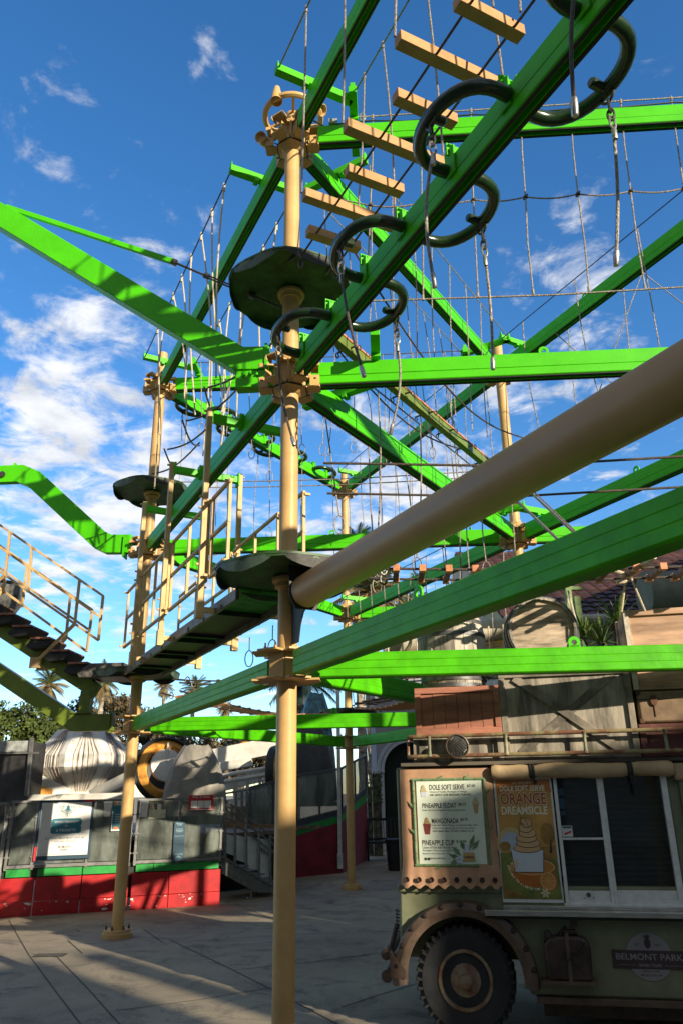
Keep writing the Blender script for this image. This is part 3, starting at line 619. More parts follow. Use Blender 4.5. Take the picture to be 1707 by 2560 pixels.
for ip, s in enumerate((1.12, 2.62, 4.06)):
    for sg in (-1, 1):
        q = A+d0*s+m0*sg*.43; mb = MB(); mb.bar(q+Z*(zd-.1), q+Z*(HM+.24), .055, .055, d0); obj('hanger_post', mb, TANR, cw, bevel=.003)
        mb = MB(); mb.box(q+Z*(zd-.02), (.075, .075, .17), (d0, m0, Z)); mb.bar(q+Z*(zd-.02), A+d0*s+m0*sg*.28+Z*(zd-.02), .05, .05)
        obj('post_foot', mb, TANR, cw, bevel=.002)
        for zz_ in (zd+.30, zd+.42, zd+1.0, zd+1.12, HM+.2): mb = MB(); mb.lathe([(.013, -.02), (.013, .03)], q+m0*sg*.028+Z*zz_, 8, axis=m0*sg); obj('rail_bolt', mb, TANR, cw)
for sg in (-1, 1):
    for (sa, sb) in ((1.15, 2.55), (2.66, 4.02), (.5, 1.05), (4.1, 5.0)):
        mb = MB(); o_ = m0*sg*.37
        for z_ in (zd+.28, zd+.68, zd+1.08): mb.bar(A+d0*sa+o_+Z*z_, A+d0*sb+o_+Z*z_, .03, .03)
        L = sb-sa; n = 2 if L > 1 else 1
        for i in range(n+1):
            s = sa+.02+(L-.04)*i/n; mb.bar(A+d0*s+o_+Z*(zd+.28), A+d0*s+o_+Z*(zd+1.08), .03, .03, d0)
        for s in (sa, sb): mb.bar(A+d0*s+o_+Z*(zd+.3), A+d0*s+m0*sg*.43+Z*(zd+.3), .025, .025); mb.bar(A+d0*s+o_+Z*(zd+1.06), A+d0*s+m0*sg*.43+Z*(zd+1.06), .025, .025)
        obj('guard_rail', mb, TANR, cw, bevel=.002)
for sg, s in ((-1, 1.6), (-1, 2.3)):
    mb = MB(); q = A+d0*s+m0*(-.5)+Z*3.25; mb.tube([q+V((sin(a_)*.045, 0, -.09+.09*cos(a_))) for a_ in [2*pi*x/14 for x in range(14)]], .006, 5, closed=True); mb.tube([q, q+Z*.15], .006, 5)
    obj('rope_loop', mb, ROPED, cw)
# ------------------------------------------------------------------ small plank bridges, lower storey
def rope_bridge(P, k, z, s0, s1, pitch, w, label, block=True, sag=.06, rm=ROPED, pm=PLANKD):
    d = dk(k); m = V((-d.y, d.x, 0)); t = thing('rope_bridge', P+d*((s0+s1)/2)+Z*z, label, 'rope bridge')
    f = lambda s: -sag*sin(pi*(s-s0)/(s1-s0))
    for sg in (-1, 1):
        mb = MB(); mb.tube([P+d*(s0+(s1-s0)*i/20)+m*sg*w+Z*(z+f(s0+(s1-s0)*i/20)) for i in range(21)], .011, 8); obj('bridge_rope', mb, rm, t)
    n = int((s1-s0)/pitch)
    for i in range(n):
        s = s0+(i+.5)*pitch; q = P+d*s+Z*(z+f(s)); mb = MB(); mb.bar(q-m*(w+.02), q+m*(w+.02), .045, .045); o = obj('slat', mb, pm, t, bevel=.003)
        if block:
            for sg in (-1, 1): mb = MB(); mb.box(q+m*sg*(w+.012)+Z*.0, (.055, .06, .056), (d, m, Z)); obj('end_block', mb, PLANKO, o, bevel=.003)
    mb = MB()
    for sg in (-1, 1):
        for e, dr in ((s0, -1), (s1, 1)): link(mb, P+d*(e-.0)+m*sg*w+Z*z, .05, .03, .009, .3); mb.tube([P+d*(e+dr*.22)+m*sg*w+Z*(z+.02), P+d*e+m*sg*w+Z*z], .014, 7); mb.cut()
    pieces('end_shackle', mb, STEELD, t); return t
rope_bridge(A, 2, 3.46, .80, SP-.8, .212, .16, 'bridge of thin brown slats on two ropes passing above the barrels')
rope_bridge(B, 1, 3.22, .9, SP-.7, .26, .2, 'orange stepping slats on ropes between the left pole and the distant pole', rm=ROPET, pm=PLANKO, block=False, sag=.14)
rope_bridge(B, 2, 3.30, .8, SP-.8, .9, .18, 'pair of dark foot ropes leaving the left pole towards the truck', block=False)
rope_bridge(D, 3, 3.30, .8, 3.4, .2, .3, 'orange netted rope walkway starting at the farthest pole', rm=ROPET, pm=PLANKO, block=False, sag=.1)
hr = thing('handrail_ropes', A+d2*2.6+Z*4.3, 'two taut hand ropes crossing the sky at right above the tan tube', 'rope')
for off, z_ in ((.48, 4.30), (.05, 4.42)):
    mb = MB(); mb.tube([A+d2*.3+m2*off+Z*(z_+.1), A+d2*2.0+m2*off+Z*z_, A+d2*(SP-.3)+m2*off+Z*(z_+.08)], .012, 8); obj('hand_rope', mb, ROPED, hr)
for i, (a_, b_) in enumerate((((1292, 1255), (1405, 1355)), ((1330, 1235), (1448, 1340)), ((1375, 1620), (1330, 1480)))):
    pass
mb = MB(); mb.tube([atY(1285, 1245, 6.0), atY(1408, 1362, 5.0)], .011, 7); mb.tube([atY(1320, 1225, 6.0), atY(1452, 1348, 5.0)], .011, 7); mb.tube([atY(1330, 1225, 6.2), atY(1445, 1335, 5.6)], .006, 6); obj('diagonal_rope', mb, ROPE, hr)
mb = MB(); p_ = atY(1572, 1440, 6.0); mb.tube([p_, atY(1636, 1392, 5.6)], .02, 8); mb.tube([p_+V((-.12, 0, .05)), p_], .018, 8); mb.tube([p_+V((-.03, 0, -.02)), atY(1553, 1530, 6.05)], .009, 7); mb.tube([p_+V((.01, 0, 0)), atY(1612, 1528, 6.05)], .009, 7); mb.tube([p_, atY(1569, 1414, 6.05)], .012, 7)
for q in ((-.04, .0), (-.09, -.05)): mb.lathe([(.02, 0), (.02, .08)], p_+V((q[0]-.02, 0, q[1])), 10, axis=(1, 0, 0))
tag(obj('rope_knot', mb, ROPEW), 'thick pale rope tied over the slat bridge above the wooden crate', 'rope')
# ================================================================== exit stair at the left pole
d5 = dk(5); m5 = side(5)
st = thing('exit_stair', B+d5*1.5+Z*2.6, 'olive green stair with brown treads climbing to the left from the tan pole', 'stairs')
def stringer(pts, w, h, m, off=0):
    o = bent(B+m5*off, pts, w, h, m, 'stringer'); o.parent = st; o['_org'] = st['_org']
    df = V(frame['_org'])-V(st['_org']); o.data.transform(Matrix.Translation(df)); return o
stringer([(.30, 2.63), (.90, 2.63), (4.2, 4.64)], .16, .235, OLIVE)
stringer([(.66, 2.87), (.66, 3.20)], .15, -.15, OLIVE); stringer([(.655, 3.10), (.80, 3.20), (4.2, 5.27)], .14, .21, OLIVE)
mb = MB(); mb.box(B+d5*.33+Z*2.75, (.02, .22, .30), (d5, m5, Z)); mb.box(B+d5*.75+Z*2.885, (.32, .22, .015), (d5, m5, Z))
for i in range(4): mb.lathe([(.016, 0), (.016, .02), (.009, .02), (.009, .06)], B+d5*(.2+.05*(i % 2))+m5*(.06*(-1)**(i//2))+Z*2.88, 6)
obj('mounting_plate', mb, OLIVE, st)
TREADM = mat('tread_brown', (.30, .13, .075), .6, var=.2, vscale=12)
for i in range(11):
    s = .80+.305*i; z = 3.57+.19*i; q = B+d5*s+Z*z; mb = MB()
    for t in (-.075, .08): mb.box(q+d5*t+Z*.0, (.145, .62, .03), (d5, m5, Z))
    tr_ = obj('tread', mb, TREADM, st, bevel=.004)
    mb = MB(); mb.prism([q+d5*(-.17)+m5*.27-Z*.016, q+d5*.16+m5*.27-Z*.016, q+d5*.22+m5*.27-Z*.11, q+d5*.16+m5*.27-Z*.15, q-d5*.08+m5*.27-Z*.13], m5*-.54)
    obj('tread_support', mb, BLACKP, tr_)
mb = MB(); mb.prism([B+d5*.12+m5*.3+Z*3.56, B+d5*.62+m5*.3+Z*3.56, B+d5*.80+m5*.3+Z*3.42, B+d5*.76+m5*.3+Z*3.36, B+d5*.12+m5*.3+Z*3.36], m5*-.6)
obj('landing', mb, mat('landing_grey', (.12, .11, .10), .5, var=.3, vscale=15), st, bevel=.004)
def oo(x, y, off): return onl(x, y, B+m5*off, d5)
for off, T, Mi, Bt, R, col in ((.36, ((25, 1330), (80, 1368), (199, 1450), (258, 1490)), ((21, 1383), (75, 1421), (195, 1503), (252, 1543)), ((13, 1438), (70, 1481), (187, 1560), (246, 1601)), ((258, 1490), (246, 1601)), TANR),
                          (-.36, ((20, 1378), (68, 1415), (176, 1490), (231, 1525)), ((14, 1430), (62, 1469), (170, 1545), (226, 1577)), ((9, 1478), (55, 1518), (165, 1594), (217, 1629)), ((231, 1525), (217, 1629)), TANR)):
    mb = MB(); fr = lambda q: oo(q[0], q[1], off)
    for L in (T, Mi, Bt): mb.bar(fr(L[0])+(fr(L[0])-fr(L[3])).normalized()*1.2, fr(L[3]), .04, .035)
    for i in range(4): mb.bar(fr(T[i]), fr(Bt[i]), .036, .036, d5)
    obj('handrail', mb, col, st, bevel=.003)
    mb = MB(); q0 = fr(Bt[2]); q1 = B+m5*.10*(1 if off > 0 else -1)+d5*1.45+Z*3.63; q1 = B+m5*(.12 if off > 0 else -.12)+d5*1.52+Z*3.62
    mb.bar(q0, q1, .04, .05, d5); mb.box(q1, (.17, .03, .16), (d5, m5, Z)); mb.cut(); q2 = fr(Bt[0]); mb.bar(q2, q1+d5*1.3+Z*.79, .04, .05, d5); mb.box(q1+d5*1.3+Z*.79, (.17, .03, .16), (d5, m5, Z)); mb.cut()
    pieces('rail_strut', mb, col, st, bevel=.003)
# bucket seat of the ride seen behind the stair
bk = MB(); c_ = atY(8, 1492, 15.5); bk.lathe([(.10, -.42), (.30, -.36), (.40, -.15), (.42, .1), (.38, .32), (.34, .32), (.37, .1), (.33, -.12), (.1, -.3)], c_, 28, axis=(.25, -.3, 1)); tag(obj('ride_bucket', bk, mat('grey_bucket', (.13, .13, .125), .4, var=.3)), 'round dark grey ride tub showing behind the stair handrail at the left edge', 'ride car')
# ================================================================== gate, fence and ride at left
gu = V((cos(radians(18.87)), sin(radians(18.87)), 0)); gn = V((gu.y, -gu.x, 0)); GF = Frame((-5.40, 13.09, 0), gu, gn)
RED = mat('red_skirt', (.45, .006, .011), .42, var=.12, vscale=4, bump=.1, bscale=8)
STRIPE = mat('stripe_green', (.012, .30, .045), .45, var=.1)
FGREY = mat('fence_grey', (.22, .22, .215), .42, metal=.3, var=.15, vscale=14)
GLASSF = mat('hazy_panel', (.26, .29, .26), .22, var=.35, vscale=2.2, alpha=.5, stretch=(1, 1, .35))
TEAL = mat('teal_print', (.03, .19, .26), .5, var=.03); NAVY = mat('navy_print', (.018, .06, .10), .45, var=.05)
WHITE = mat('white_print', (.72, .72, .70), .5, var=.03); INK = mat('dark_print', (.02, .025, .03), .5, var=.02); REDP = mat('red_print', (.55, .02, .03), .5)
gate = thing('ride_fence', GF.p(1.7, 0), 'grey clear panelled fence on a bright red skirt with a green stripe', 'fence')
for x0, x1 in ((-1.6, .44), (.455, 1.15), (1.165, 1.90), (1.95, 2.55), (2.56, 3.42)):
    mb = MB(); GF.box(mb, x0, x1, .205, .545, -.05, 0); GF.box(mb, x0, x1, .0, .2, -.04, .008); obj('skirt_panel', mb, RED, gate, bevel=.004)
for x0, x1 in ((0.0, .36), (.47, 1.15), (1.165, 1.80), (2.0, 2.28), (2.29, 3.38)):
    mb = MB(); GF.box(mb, x0, x1, .56, .675, -.05, .002); obj('green_stripe', mb, STRIPE, gate, bevel=.002)
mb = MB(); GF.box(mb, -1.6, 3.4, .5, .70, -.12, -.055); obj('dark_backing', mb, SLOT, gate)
mb = MB(); r2 = random.Random(3)
for i in range(46):
    x = r2.choice([.1, .2, .8, 1.5, 1.75, 1.9, 2.6, 2.9, 3.1])+r2.uniform(-.25, .25); y = .2-abs(r2.gauss(0, .02)) if i % 3 else r2.uniform(.02, .18); sz = r2.uniform(.004, .013) if i % 11 else .03
    pts = [(x+sz*cos(a_)*r2.uniform(.5, 2.2), y+sz*sin(a_)*r2.uniform(.3, 1)) for a_ in [2*pi*k/7 for k in range(7)]]
    if min(p[1] for p in pts) > .005 and max(p[1] for p in pts) < .198: GF.poly(mb, pts, .0085, .010)
obj('paint_chip', mb, WHITE, gate, smooth=0)['kind'] = 'stuff'
for x in (-.02, .37, 1.20, 1.87, 1.97, 2.68, 3.40):
    mb = MB(); GF.box(mb, x-.022, x+.022, .66, 1.70, -.03, .02)
    for y in (.85, 1.15, 1.45): GF.box(mb, x-.04, x+.04, y-.012, y+.012, .0, .03)
    obj('fence_post', mb, FGREY, gate, bevel=.003)
mb = MB()
for x0, x1 in ((-.02, 1.87), (1.97, 3.42)):
    GF.box(mb, x0, x1, 1.66, 1.70, -.032, .022); mb.cut(); GF.box(mb, x0, x1, .685, .735, -.032, .024); mb.cut()
pieces('rail', mb, FGREY, gate, bevel=.003)
for x0, x1 in ((.02, .35), (.40, 1.17), (1.23, 1.84), (2.0, 2.65), (2.71, 3.37)):
    mb = MB(); GF.box(mb, x0, x1, .745, 1.65, -.008, -.002); obj('clear_panel', mb, GLASSF, gate, smooth=0)
# second run of fence swinging towards the viewer
g2u = V((-cos(radians(-28)), sin(radians(-28)), 0)); G2 = Frame((-5.46, 13.05, 0), (-g2u), V((-g2u.y, g2u.x, 0)))
g2u = V((-.82, -.57, 0)).normalized(); G2 = Frame((-5.46, 13.06, 0), g2u, V((-g2u.y, g2u.x, 0)))
f2 = thing('side_fence', G2.p(.8, 0), 'grey panelled fence running out of the picture at the lower left', 'fence')
mb = MB(); G2.box(mb, 0, 2.2, .60, .66, -.02, .02); G2.box(mb, 0, 2.2, 1.62, 1.68, -.02, .02)
for x in (.03, 1.1, 2.17): G2.box(mb, x-.025, x+.025, .0, 1.68, -.02, .02)
obj('fence_frame', mb, FGREY, f2, bevel=.003); mb = MB(); G2.box(mb, .06, 2.1, .67, 1.6, -.004, .004); obj('clear_panel', mb, GLASSF, f2)
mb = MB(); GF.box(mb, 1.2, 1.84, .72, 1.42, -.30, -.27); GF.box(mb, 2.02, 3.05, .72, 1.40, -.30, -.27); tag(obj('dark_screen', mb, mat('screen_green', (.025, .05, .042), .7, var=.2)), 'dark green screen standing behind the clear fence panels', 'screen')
# signs on the fence
sg_ = thing('ride_sign', GF.p(.81, .81, .05), 'large white ride sign with an octopus and a blue ticket on it', 'sign')
mb = MB(); GF.box(mb, .385, 1.245, .80, 1.70, .03, .055); obj('sign_frame', mb, NAVY, sg_, bevel=.004)
mb = MB(); GF.box(mb, .425, 1.205, .86, 1.66, .056, .060); obj('sign_face', mb, WHITE, sg_)
mb = MB(); GF.box(mb, .384, .42, .79, 1.0, .0565, .058); GF.box(mb, 1.08, 1.246, 1.665, 1.701, .0565, .058); obj('red_corner', mb, REDP, sg_)
mb = MB(); tx0, tx1, ty0, ty1 = .60, 1.07, 1.185, 1.415
pts = []
for cx_, cy_, a_s in ((tx0, ty0, 0), (tx1, ty0, 90), (tx1, ty1, 180), (tx0, ty1, 270)):
    arc = [(cx_+.022*cos(radians(a_s+90-x)), cy_+.022*sin(radians(a_s+90-x))) for x in (0, 30, 60, 90)]; pts += arc
GF.poly(mb, pts, .0605, .0625); obj('ticket', mb, TEAL, sg_, smooth=0)
mb = MB(); GF.text(mb, 'WRISTBAND*', .835, 1.345, .38, .038, .0635, .02); GF.text(mb, 'OR', .835, 1.292, .05, .022, .0635, .02); GF.text(mb, '6 TICKETS', .835, 1.218, .30, .038, .0635, .02); GF.disc(mb, tx0, 1.3, .014, .014, .063, .0636, 10); GF.disc(mb, tx1, 1.3, .014, .014, .063, .0636, 10); obj('ticket_lettering', mb, WHITE, sg_, smooth=0)
mb = MB(); GF.text(mb, 'ALL RIDERS MUST BE AT LEAST 48".', .835, 1.105, .62, .027, .061, .004); GF.text(mb, '*WITH VALID WRISTBAND', .835, 1.06, .33, .018, .061, .002); GF.text(mb, 'BELMONT', .835, .968, .19, .036, .061, .012); GF.text(mb, '- PARK -', .835, .925, .16, .032, .061, .012); GF.box(mb, .48, 1.15, .885, .888, .0605, .0615); obj('lettering', mb, INK, sg_, smooth=0)
mb = MB(); GF.text(mb, 'OCT', .725, 1.565, .12, .04, .061); GF.text(mb, 'TRON', .955, 1.565, .17, .04, .061); GF.disc(mb, .835, 1.585, .026, .03, .0605, .0615)
for i in range(7):
    t = (i-3)/3.; pts = [GF.p(.835+t*.02, 1.565, .0612)]+[GF.p(.835+t*(.03+.075*u_), 1.555-.075*sin(u_*pi*.55)*(1-.4*abs(t))-.035*(1-abs(t))*u_+.03*abs(t)*u_**3, .0612) for u_ in (.2, .4, .6, .8, 1.)]
    mb.tube(pts, .0045, 5)
obj('octopus_logo', mb, TEAL, sg_)
s2 = thing('rules_sign', GF.p(1.66, 1.22, .05), 'small blue sign partly hidden behind the left tan pole', 'sign')
mb = MB(); GF.box(mb, 1.545, 1.78, 1.20, 1.60, .03, .04); obj('board', mb, TEAL, s2); mb = MB(); GF.box(mb, 1.545, 1.78, 1.20, 1.225, .0405, .042); GF.box(mb, 1.545, 1.557, 1.22, 1.52, .0405, .042)
for i in range(4): GF.box(mb, 1.60, 1.72, 1.45-.035*i, 1.46-.035*i, .0405, .042)
obj('print', mb, WHITE, s2); mb = MB(); GF.disc(mb, 1.62, 1.225, .05, .05, .0425, .0435, 12, 0, pi); obj('orange_arc', mb, PLANKO, s2)
s3 = thing('height_board', GF.p(2.68, .68, .04), 'tall narrow dark blue height board hanging on the fence', 'sign')
mb = MB(); GF.box(mb, 2.585, 2.775, .685, 1.30, .025, .04); GF.disc(mb, 2.68, 1.30, .095, .045, .025, .04, 20, 0, pi); obj('board', mb, NAVY, s3, bevel=.003)
mb = MB(); GF.text(mb, 'BELMONT', 2.68, 1.285, .12, .018, .0412, .01); GF.text(mb, 'PARK', 2.68, 1.26, .08, .018, .0412, .01); GF.text(mb, 'OCTOTRON', 2.68, .80, .14, .018, .0412)
for i, w_ in enumerate((.11, .13, .1)): GF.box(mb, 2.68-w_/2, 2.68+w_/2, 1.20-.022*i, 1.206-.022*i, .0405, .0415)
GF.box(mb, 2.60, 2.76, 1.09, 1.094, .0405, .0415)
for i in range(5): t = (i-2)/2; mb.tube([GF.p(2.68+t*.01, .785, .041), GF.p(2.68+t*.035, .755, .041), GF.p(2.68+t*.05, .765, .041)], .003, 5)
obj('lettering', mb, mat('pale_blue', (.35, .55, .62), .5), s3, smooth=0)
s4 = thing('promo_sign', GF.p(3.02, 1.48, .04), 'small red and white sign at the top right corner of the ride fence', 'sign')
mb = MB(); GF.box(mb, 2.81, 3.24, 1.49, 1.74, .03, .04); obj('board', mb, REDP, s4, bevel=.002)
mb = MB(); GF.text(mb, 'Play & Ride', 3.02, 1.685, .30, .04, .042, .01, shear=.25)
GF.box(mb, 2.85, 2.96, 1.53, 1.65, .0405, .042); GF.box(mb, 2.97, 3.07, 1.53, 1.65, .0405, .042); GF.box(mb, 3.08, 3.20, 1.53, 1.65, .0405, .042); GF.box(mb, 2.83, 3.22, 1.50, 1.512, .0405, .042)
obj('print', mb, WHITE, s4, smooth=0)
mb = MB(); GF.box(mb, 2.15, 2.43, 1.38, 1.52, .0, .004); tag(obj('notice', mb, mat('cream_paper', (.75, .70, .52), .7)), 'blank cream notice taped inside the clear fence panel', 'notice')
# stair of the ride
Q1 = V((-2.10, 14.28, 0)); Q2 = V((-1.0, 15.5, 0)); qd = (Q2-Q1).normalized(); qn = V((qd.y, -qd.x, 0))
def q_(x, y, o=0): return onl(x, y, Q1+qn*o, qd)
rs = thing('ride_stair', Q1, 'grey metal stair with double handrails leading up to the octopus ride', 'stairs')
for o_ in (0, -.75):
    mb = MB(); mb.prism([q_(556, 2148, o_), q_(556, 2185, o_), q_(640, 2232, o_), q_(678, 2232, o_), q_(678, 2218, o_)], qn*-.02)
    mb.bar(q_(556, 2143, o_), q_(680, 2214, o_), .04, .04); obj('stringer', mb, FGREY, rs, bevel=.003)
    mb = MB()
    for a_, b_ in (((562, 2000), (690, 2100)), ((562, 2018), (690, 2116)), ((562, 2040), (690, 2136))): mb.bar(q_(*a_, o_), q_(*b_, o_), .03, .03)
    for x in (562, 588, 616, 648, 676): yt = 2000+(x-562)*.78; yb = 2150+(x-562)*.52; mb.bar(q_(x, yt, o_), q_(x, yb, o_), .035, .035, qd)
    mb.bar(q_(648, 2120, o_), q_(678, 2140, o_), .03, .03); mb.bar(q_(562, 2000, o_), q_(562, 2160, o_), .05, .05, qd)
    obj('handrail', mb, FGREY, rs, bevel=.003)
mb = MB(); 
for i in range(6): x = 575+i*20; y = 2165+i*10; p = q_(x, y, -.37); mb.box(p, (.26, .74, .025), (qd, qn, Z)); mb.cut()
pieces('step', mb, FGREY, rs)
mb = MB(); mb.bar(q_(628, 2232, -.1), q_(628, 2244, -.1), .02, .02, qd); mb.bar(q_(618, 2246, -.1), q_(642, 2246, -.1), .03, .02); obj('screw_foot', mb, STEEL, rs)
# ride platform deck behind the stair
rp = thing('ride_platform', V((-1.6, 17.5, 0)), 'raised platform of the octopus ride with glazed rail panels, behind the grey stair', 'platform')
mb = MB(); mb.prism([V((-5.2, 14.6, .98)), V((-2.3, 15.5, .98)), V((-1.0, 16.9, .98)), V((-1.2, 18.2, .98)), V((-.2, 19.2, .98)), V((-6, 22, .98))], Z*.07); obj('deck', mb, mat('deck_wood', (.20, .13, .09), .6, var=.3), rp)
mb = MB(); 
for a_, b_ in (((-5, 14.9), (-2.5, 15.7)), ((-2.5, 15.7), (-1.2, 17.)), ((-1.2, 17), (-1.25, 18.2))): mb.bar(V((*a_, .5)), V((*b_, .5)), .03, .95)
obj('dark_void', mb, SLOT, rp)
wp = MB()
for x0, x1, y0, y1 in ((562, 585, 2085, 2140), (589, 614, 2088, 2158), (619, 645, 2090, 2178), (650, 674, 2096, 2205)):
    wp.prism([q_(x0, y0, -.8), q_(x1, y0+6, -.8), q_(x1, y1, -.8), q_(x0, y1-8, -.8)], qn*-.02); wp.cut()
pieces('white_board', wp, mat('dull_white', (.80, .80, .80), .5, var=.06), rp)
def w3(x, y, Y): return atY(x, y, Y)
mb = MB(); mb.bar(w3(560, 1985, 18), w3(690, 1965, 18.2), .04, .04)
for x in (590, 605, 618, 676): mb.bar(w3(x, 1985-(x-560)*.1, 18), w3(x, 2075, 18), .05, .05, (1, 0, 0))
for x in (640, 660, 690): mb.bar(w3(x, 1975, 18), w3(x, 2060, 18), .03, .03, (1, 0, 0))
obj('rail', mb, FGREY, rp, bevel=.003)
mb = MB(); mb.prism([w3(620, 1985, 18.05), w3(672, 1978, 18.05), w3(672, 2070, 18.05), w3(620, 2075, 18.05)], V((0, .02, 0))); obj('clear_panel', mb, GLASSF, rp)
mb = MB(); mb.bar(w3(560, 2060, 17.6), w3(700, 2072, 17.8), .1, .12); obj('edge_board', mb, mat('amber_wood', (.28, .16, .08), .6), rp)
mb = MB(); mb.box(w3(625, 2045, 18.4), (1.0, .5, .5)); obj('storage_box', mb, mat('box_tan', (.34, .26, .18), .7), rp, bevel=.01)
# curved far fence with maroon skirt
H2, H3, H4 = V((-1.13, 18.35, 0)), V((-.10, 19.24, 0)), V((.58, 22.76, 0)); H1 = V((-2.1, 17.6, 0))
ff = thing('far_fence', H3, 'sloping glazed fence above a maroon fabric skirt behind the nearest pole', 'fence')
MAROON = mat('maroon_fabric', (.22, .012, .03), .55, var=.2, vscale=2.5, bump=.5, bscale=3)
def seg(P, Q, zs):       # zs: (bottom, skirt, stripe, rail, top) at P and at Q
    nz = V(((Q-P).y, -(Q-P).x, 0)).normalized()
    def quad(a, b, m, nm, th=.02, off=0):
        mb = MB(); mb.prism([P+Z*zs[0][a]+nz*off, Q+Z*zs[1][a]+nz*off, Q+Z*zs[1][b]+nz*off, P+Z*zs[0][b]+nz*off], nz*-th); return obj(nm, mb, m, ff, smooth=0)
    quad(0, 1, MAROON, 'skirt'); quad(1, 2, STRIPE, 'green_stripe'); quad(2, 3, mat('dark_navy_rail', (.05, .06, .09), .5), 'base_rail', .06)
    n = 2; mb = MB()
    for i in range(n+1):
        t = i/n; a_ = P.lerp(Q, t)+Z*(zs[0][3]*(1-t)+zs[1][3]*t); b_ = P.lerp(Q, t)+Z*(zs[0][4]*(1-t)+zs[1][4]*t); mb.bar(a_, b_, .05, .05, (1, 0, 0))
    mb.bar(P+Z*zs[0][4], Q+Z*zs[1][4], .05, .05); mb.bar(P+Z*(zs[0][3]+.03), Q+Z*(zs[1][3]+.03), .05, .04); obj('fence_frame', mb, mat('fence_dark', (.10, .11, .12), .45, metal=.3), ff, bevel=.003); quad(3, 4, GLASSF, 'clear_panel', .01, -.01)
def zat(x, y, P): return (onl(x, y, P, V((1, 0, 0)))).z
zA = [0, zat(740, 2090, H2), zat(740, 2070, H2), zat(740, 2056, H2), zat(740, 1940, H2)]
zB = [0, zat(850, 2055, H3), zat(850, 2038, H3), zat(850, 2028, H3), zat(850, 1922, H3)]
zC = [0, zat(917, 2005, H4), zat(917, 1985, H4), zat(917, 1972, H4), zat(917, 1890, H4)]
seg(H2, H3, (zA, zB)); seg(H3, H4, (zB, zC)); seg(H1, H2, ([a_-.25 if i else 0 for i, a_ in enumerate(zA)], zA))
dp = MB(); p = V((-.16, 19.15, 0)); dp.bar(p+Z*.12, p+Z*5.3, .10, .09, (1, 0, 0)); dp.bar(p+Z*.1, p+Z*.42, .16, .12, (1, 0, 0)); dp.bar(p+Z*1.55+V((-.12, 0, 0)), p+Z*1.55, .03, .03); tag(obj('drainpipe', dp, mat('white_pipe', (.6, .6, .6), .5), bevel=.004), 'square white upright post standing against the maroon skirt', 'post')
# octopus ride: drum, arms, cars
WR = mat('ride_white', (.72, .70, .64), .45, var=.08, vscale=3, dirt=.25); ORG = mat('ride_orange', (.72, .32, .05), .45, var=.25, vscale=4)
rc = atY(205, 1905, 17); ride = thing('octopus_ride', (rc.x, 17, 0), 'octopus ride with a white ribbed central drum and white arms behind the fence', 'ride')
mb = MB(); nf = 8; rib = 60; prof = [(.50, 3.10), (.62, 3.08), (1.06, 2.56), (1.06, 2.32), (.42, 1.66), (.36, 1.60)]
cols = []
b0 = 0
for r_, h in prof:
    for k in range(nf*12):
        a_ = 2*pi*k/(nf*12); ph = (a_ % (2*pi/nf))/(2*pi/nf); rr = r_*cos(pi/nf)/cos((a_ % (2*pi/nf))-pi/nf)
        g_ = 1 if (k % 2 == 0 or ph < .12 or ph > .88) else .965
        mb.v.append(V((rc.x+rr*g_*cos(a_), 17+rr*g_*sin(a_), h)))
m_ = nf*12
for i in range(len(prof)-1):
    for k in range(m_): l = (k+1) % m_; mb.f.append([i*m_+k, i*m_+l, (i+1)*m_+l, (i+1)*m_+k])
mb.f.append(list(range(m_))); mb.f.append([(len(prof)-1)*m_+k for k in range(m_)][::-1])
drum = obj('drum', mb, WR, ride, smooth=0)
mb = MB()
for k in range(nf):
    for e in (-.30, -.18, -.06, .06, .18, .30):
        P_ = []
        for i_, (r_, h) in enumerate(prof[1:5]):
            ac_ = 2*pi*(k+.5)/nf; sp_ = e*(.35 if i_ == 0 else .45 if i_ == 3 else 1.)*2*r_*sin(pi/nf); P_.append(V((rc.x, 17, h))+V((cos(ac_), sin(ac_), 0))*(r_*cos(pi/nf)+.004)+V((-sin(ac_), cos(ac_), 0))*sp_)
        mb.tube(P_, .008, 5)
obj('light_strip', mb, mat('strip_rust', (.50, .38, .33), .6, var=.4, vscale=3), drum)
mb = MB(); mb.lathe([(.35, 0), (.35, 1.6)], V((rc.x, 17, 0)), 16); obj('pedestal', mb, WR, ride)
def arm(a_, b_, w, h, m=WR, nm='arm'): mb = MB(); mb.bar(a_, b_, w, h); return obj(nm, mb, m, ride, bevel=.01)
arm(w3(165, 1990, 16.4), w3(60, 1940, 16.0), .3, .28); arm(w3(235, 1992, 16.4), w3(330, 1945, 15.9), .25, .24); arm(w3(170, 2000, 16.5), w3(78, 1975, 15.9), .2, .20, ORG, 'orange_panel')
arm(w3(280, 1975, 17), w3(345, 1945, 17), .2, .14, ORG, 'orange_panel')
mb = MB(); mb.bar(w3(66, 1996, 15.2), w3(312, 1991, 15.2), .2, .12); obj('platform_edge', mb, WR, ride)
mb = MB(); mb.lathe([(.3, 1.55), (.5, 1.75), (.3, 1.9)], V((rc.x, 16.8, 0)), 20); obj('centre_cap', mb, WR, ride)
arm(w3(535, 1895, 19.5), w3(700, 1862, 19.5), .3, .40); arm(w3(540, 1920, 19.4), w3(630, 1905, 19.4), .3, .2)
for y in (1934, 1950): mb = MB(); mb.tube([w3(550, y+6, 19), w3(690, y-16, 19)], .05, 10); obj('rail_tube', mb, WR, ride)
for a_, b_ in (((560, 1965), (700, 1930)), ((585, 1990), (700, 1965)), ((555, 2015), (700, 1995))): arm(w3(*a_, 20), w3(*b_, 20), .3, .25)
for x in (590, 620, 650, 675): mb = MB(); mb.bar(w3(x, 1945, 19.2), w3(x, 2040, 19.2), .06, .06, (1, 0, 0)); obj('strut', mb, WR, ride)
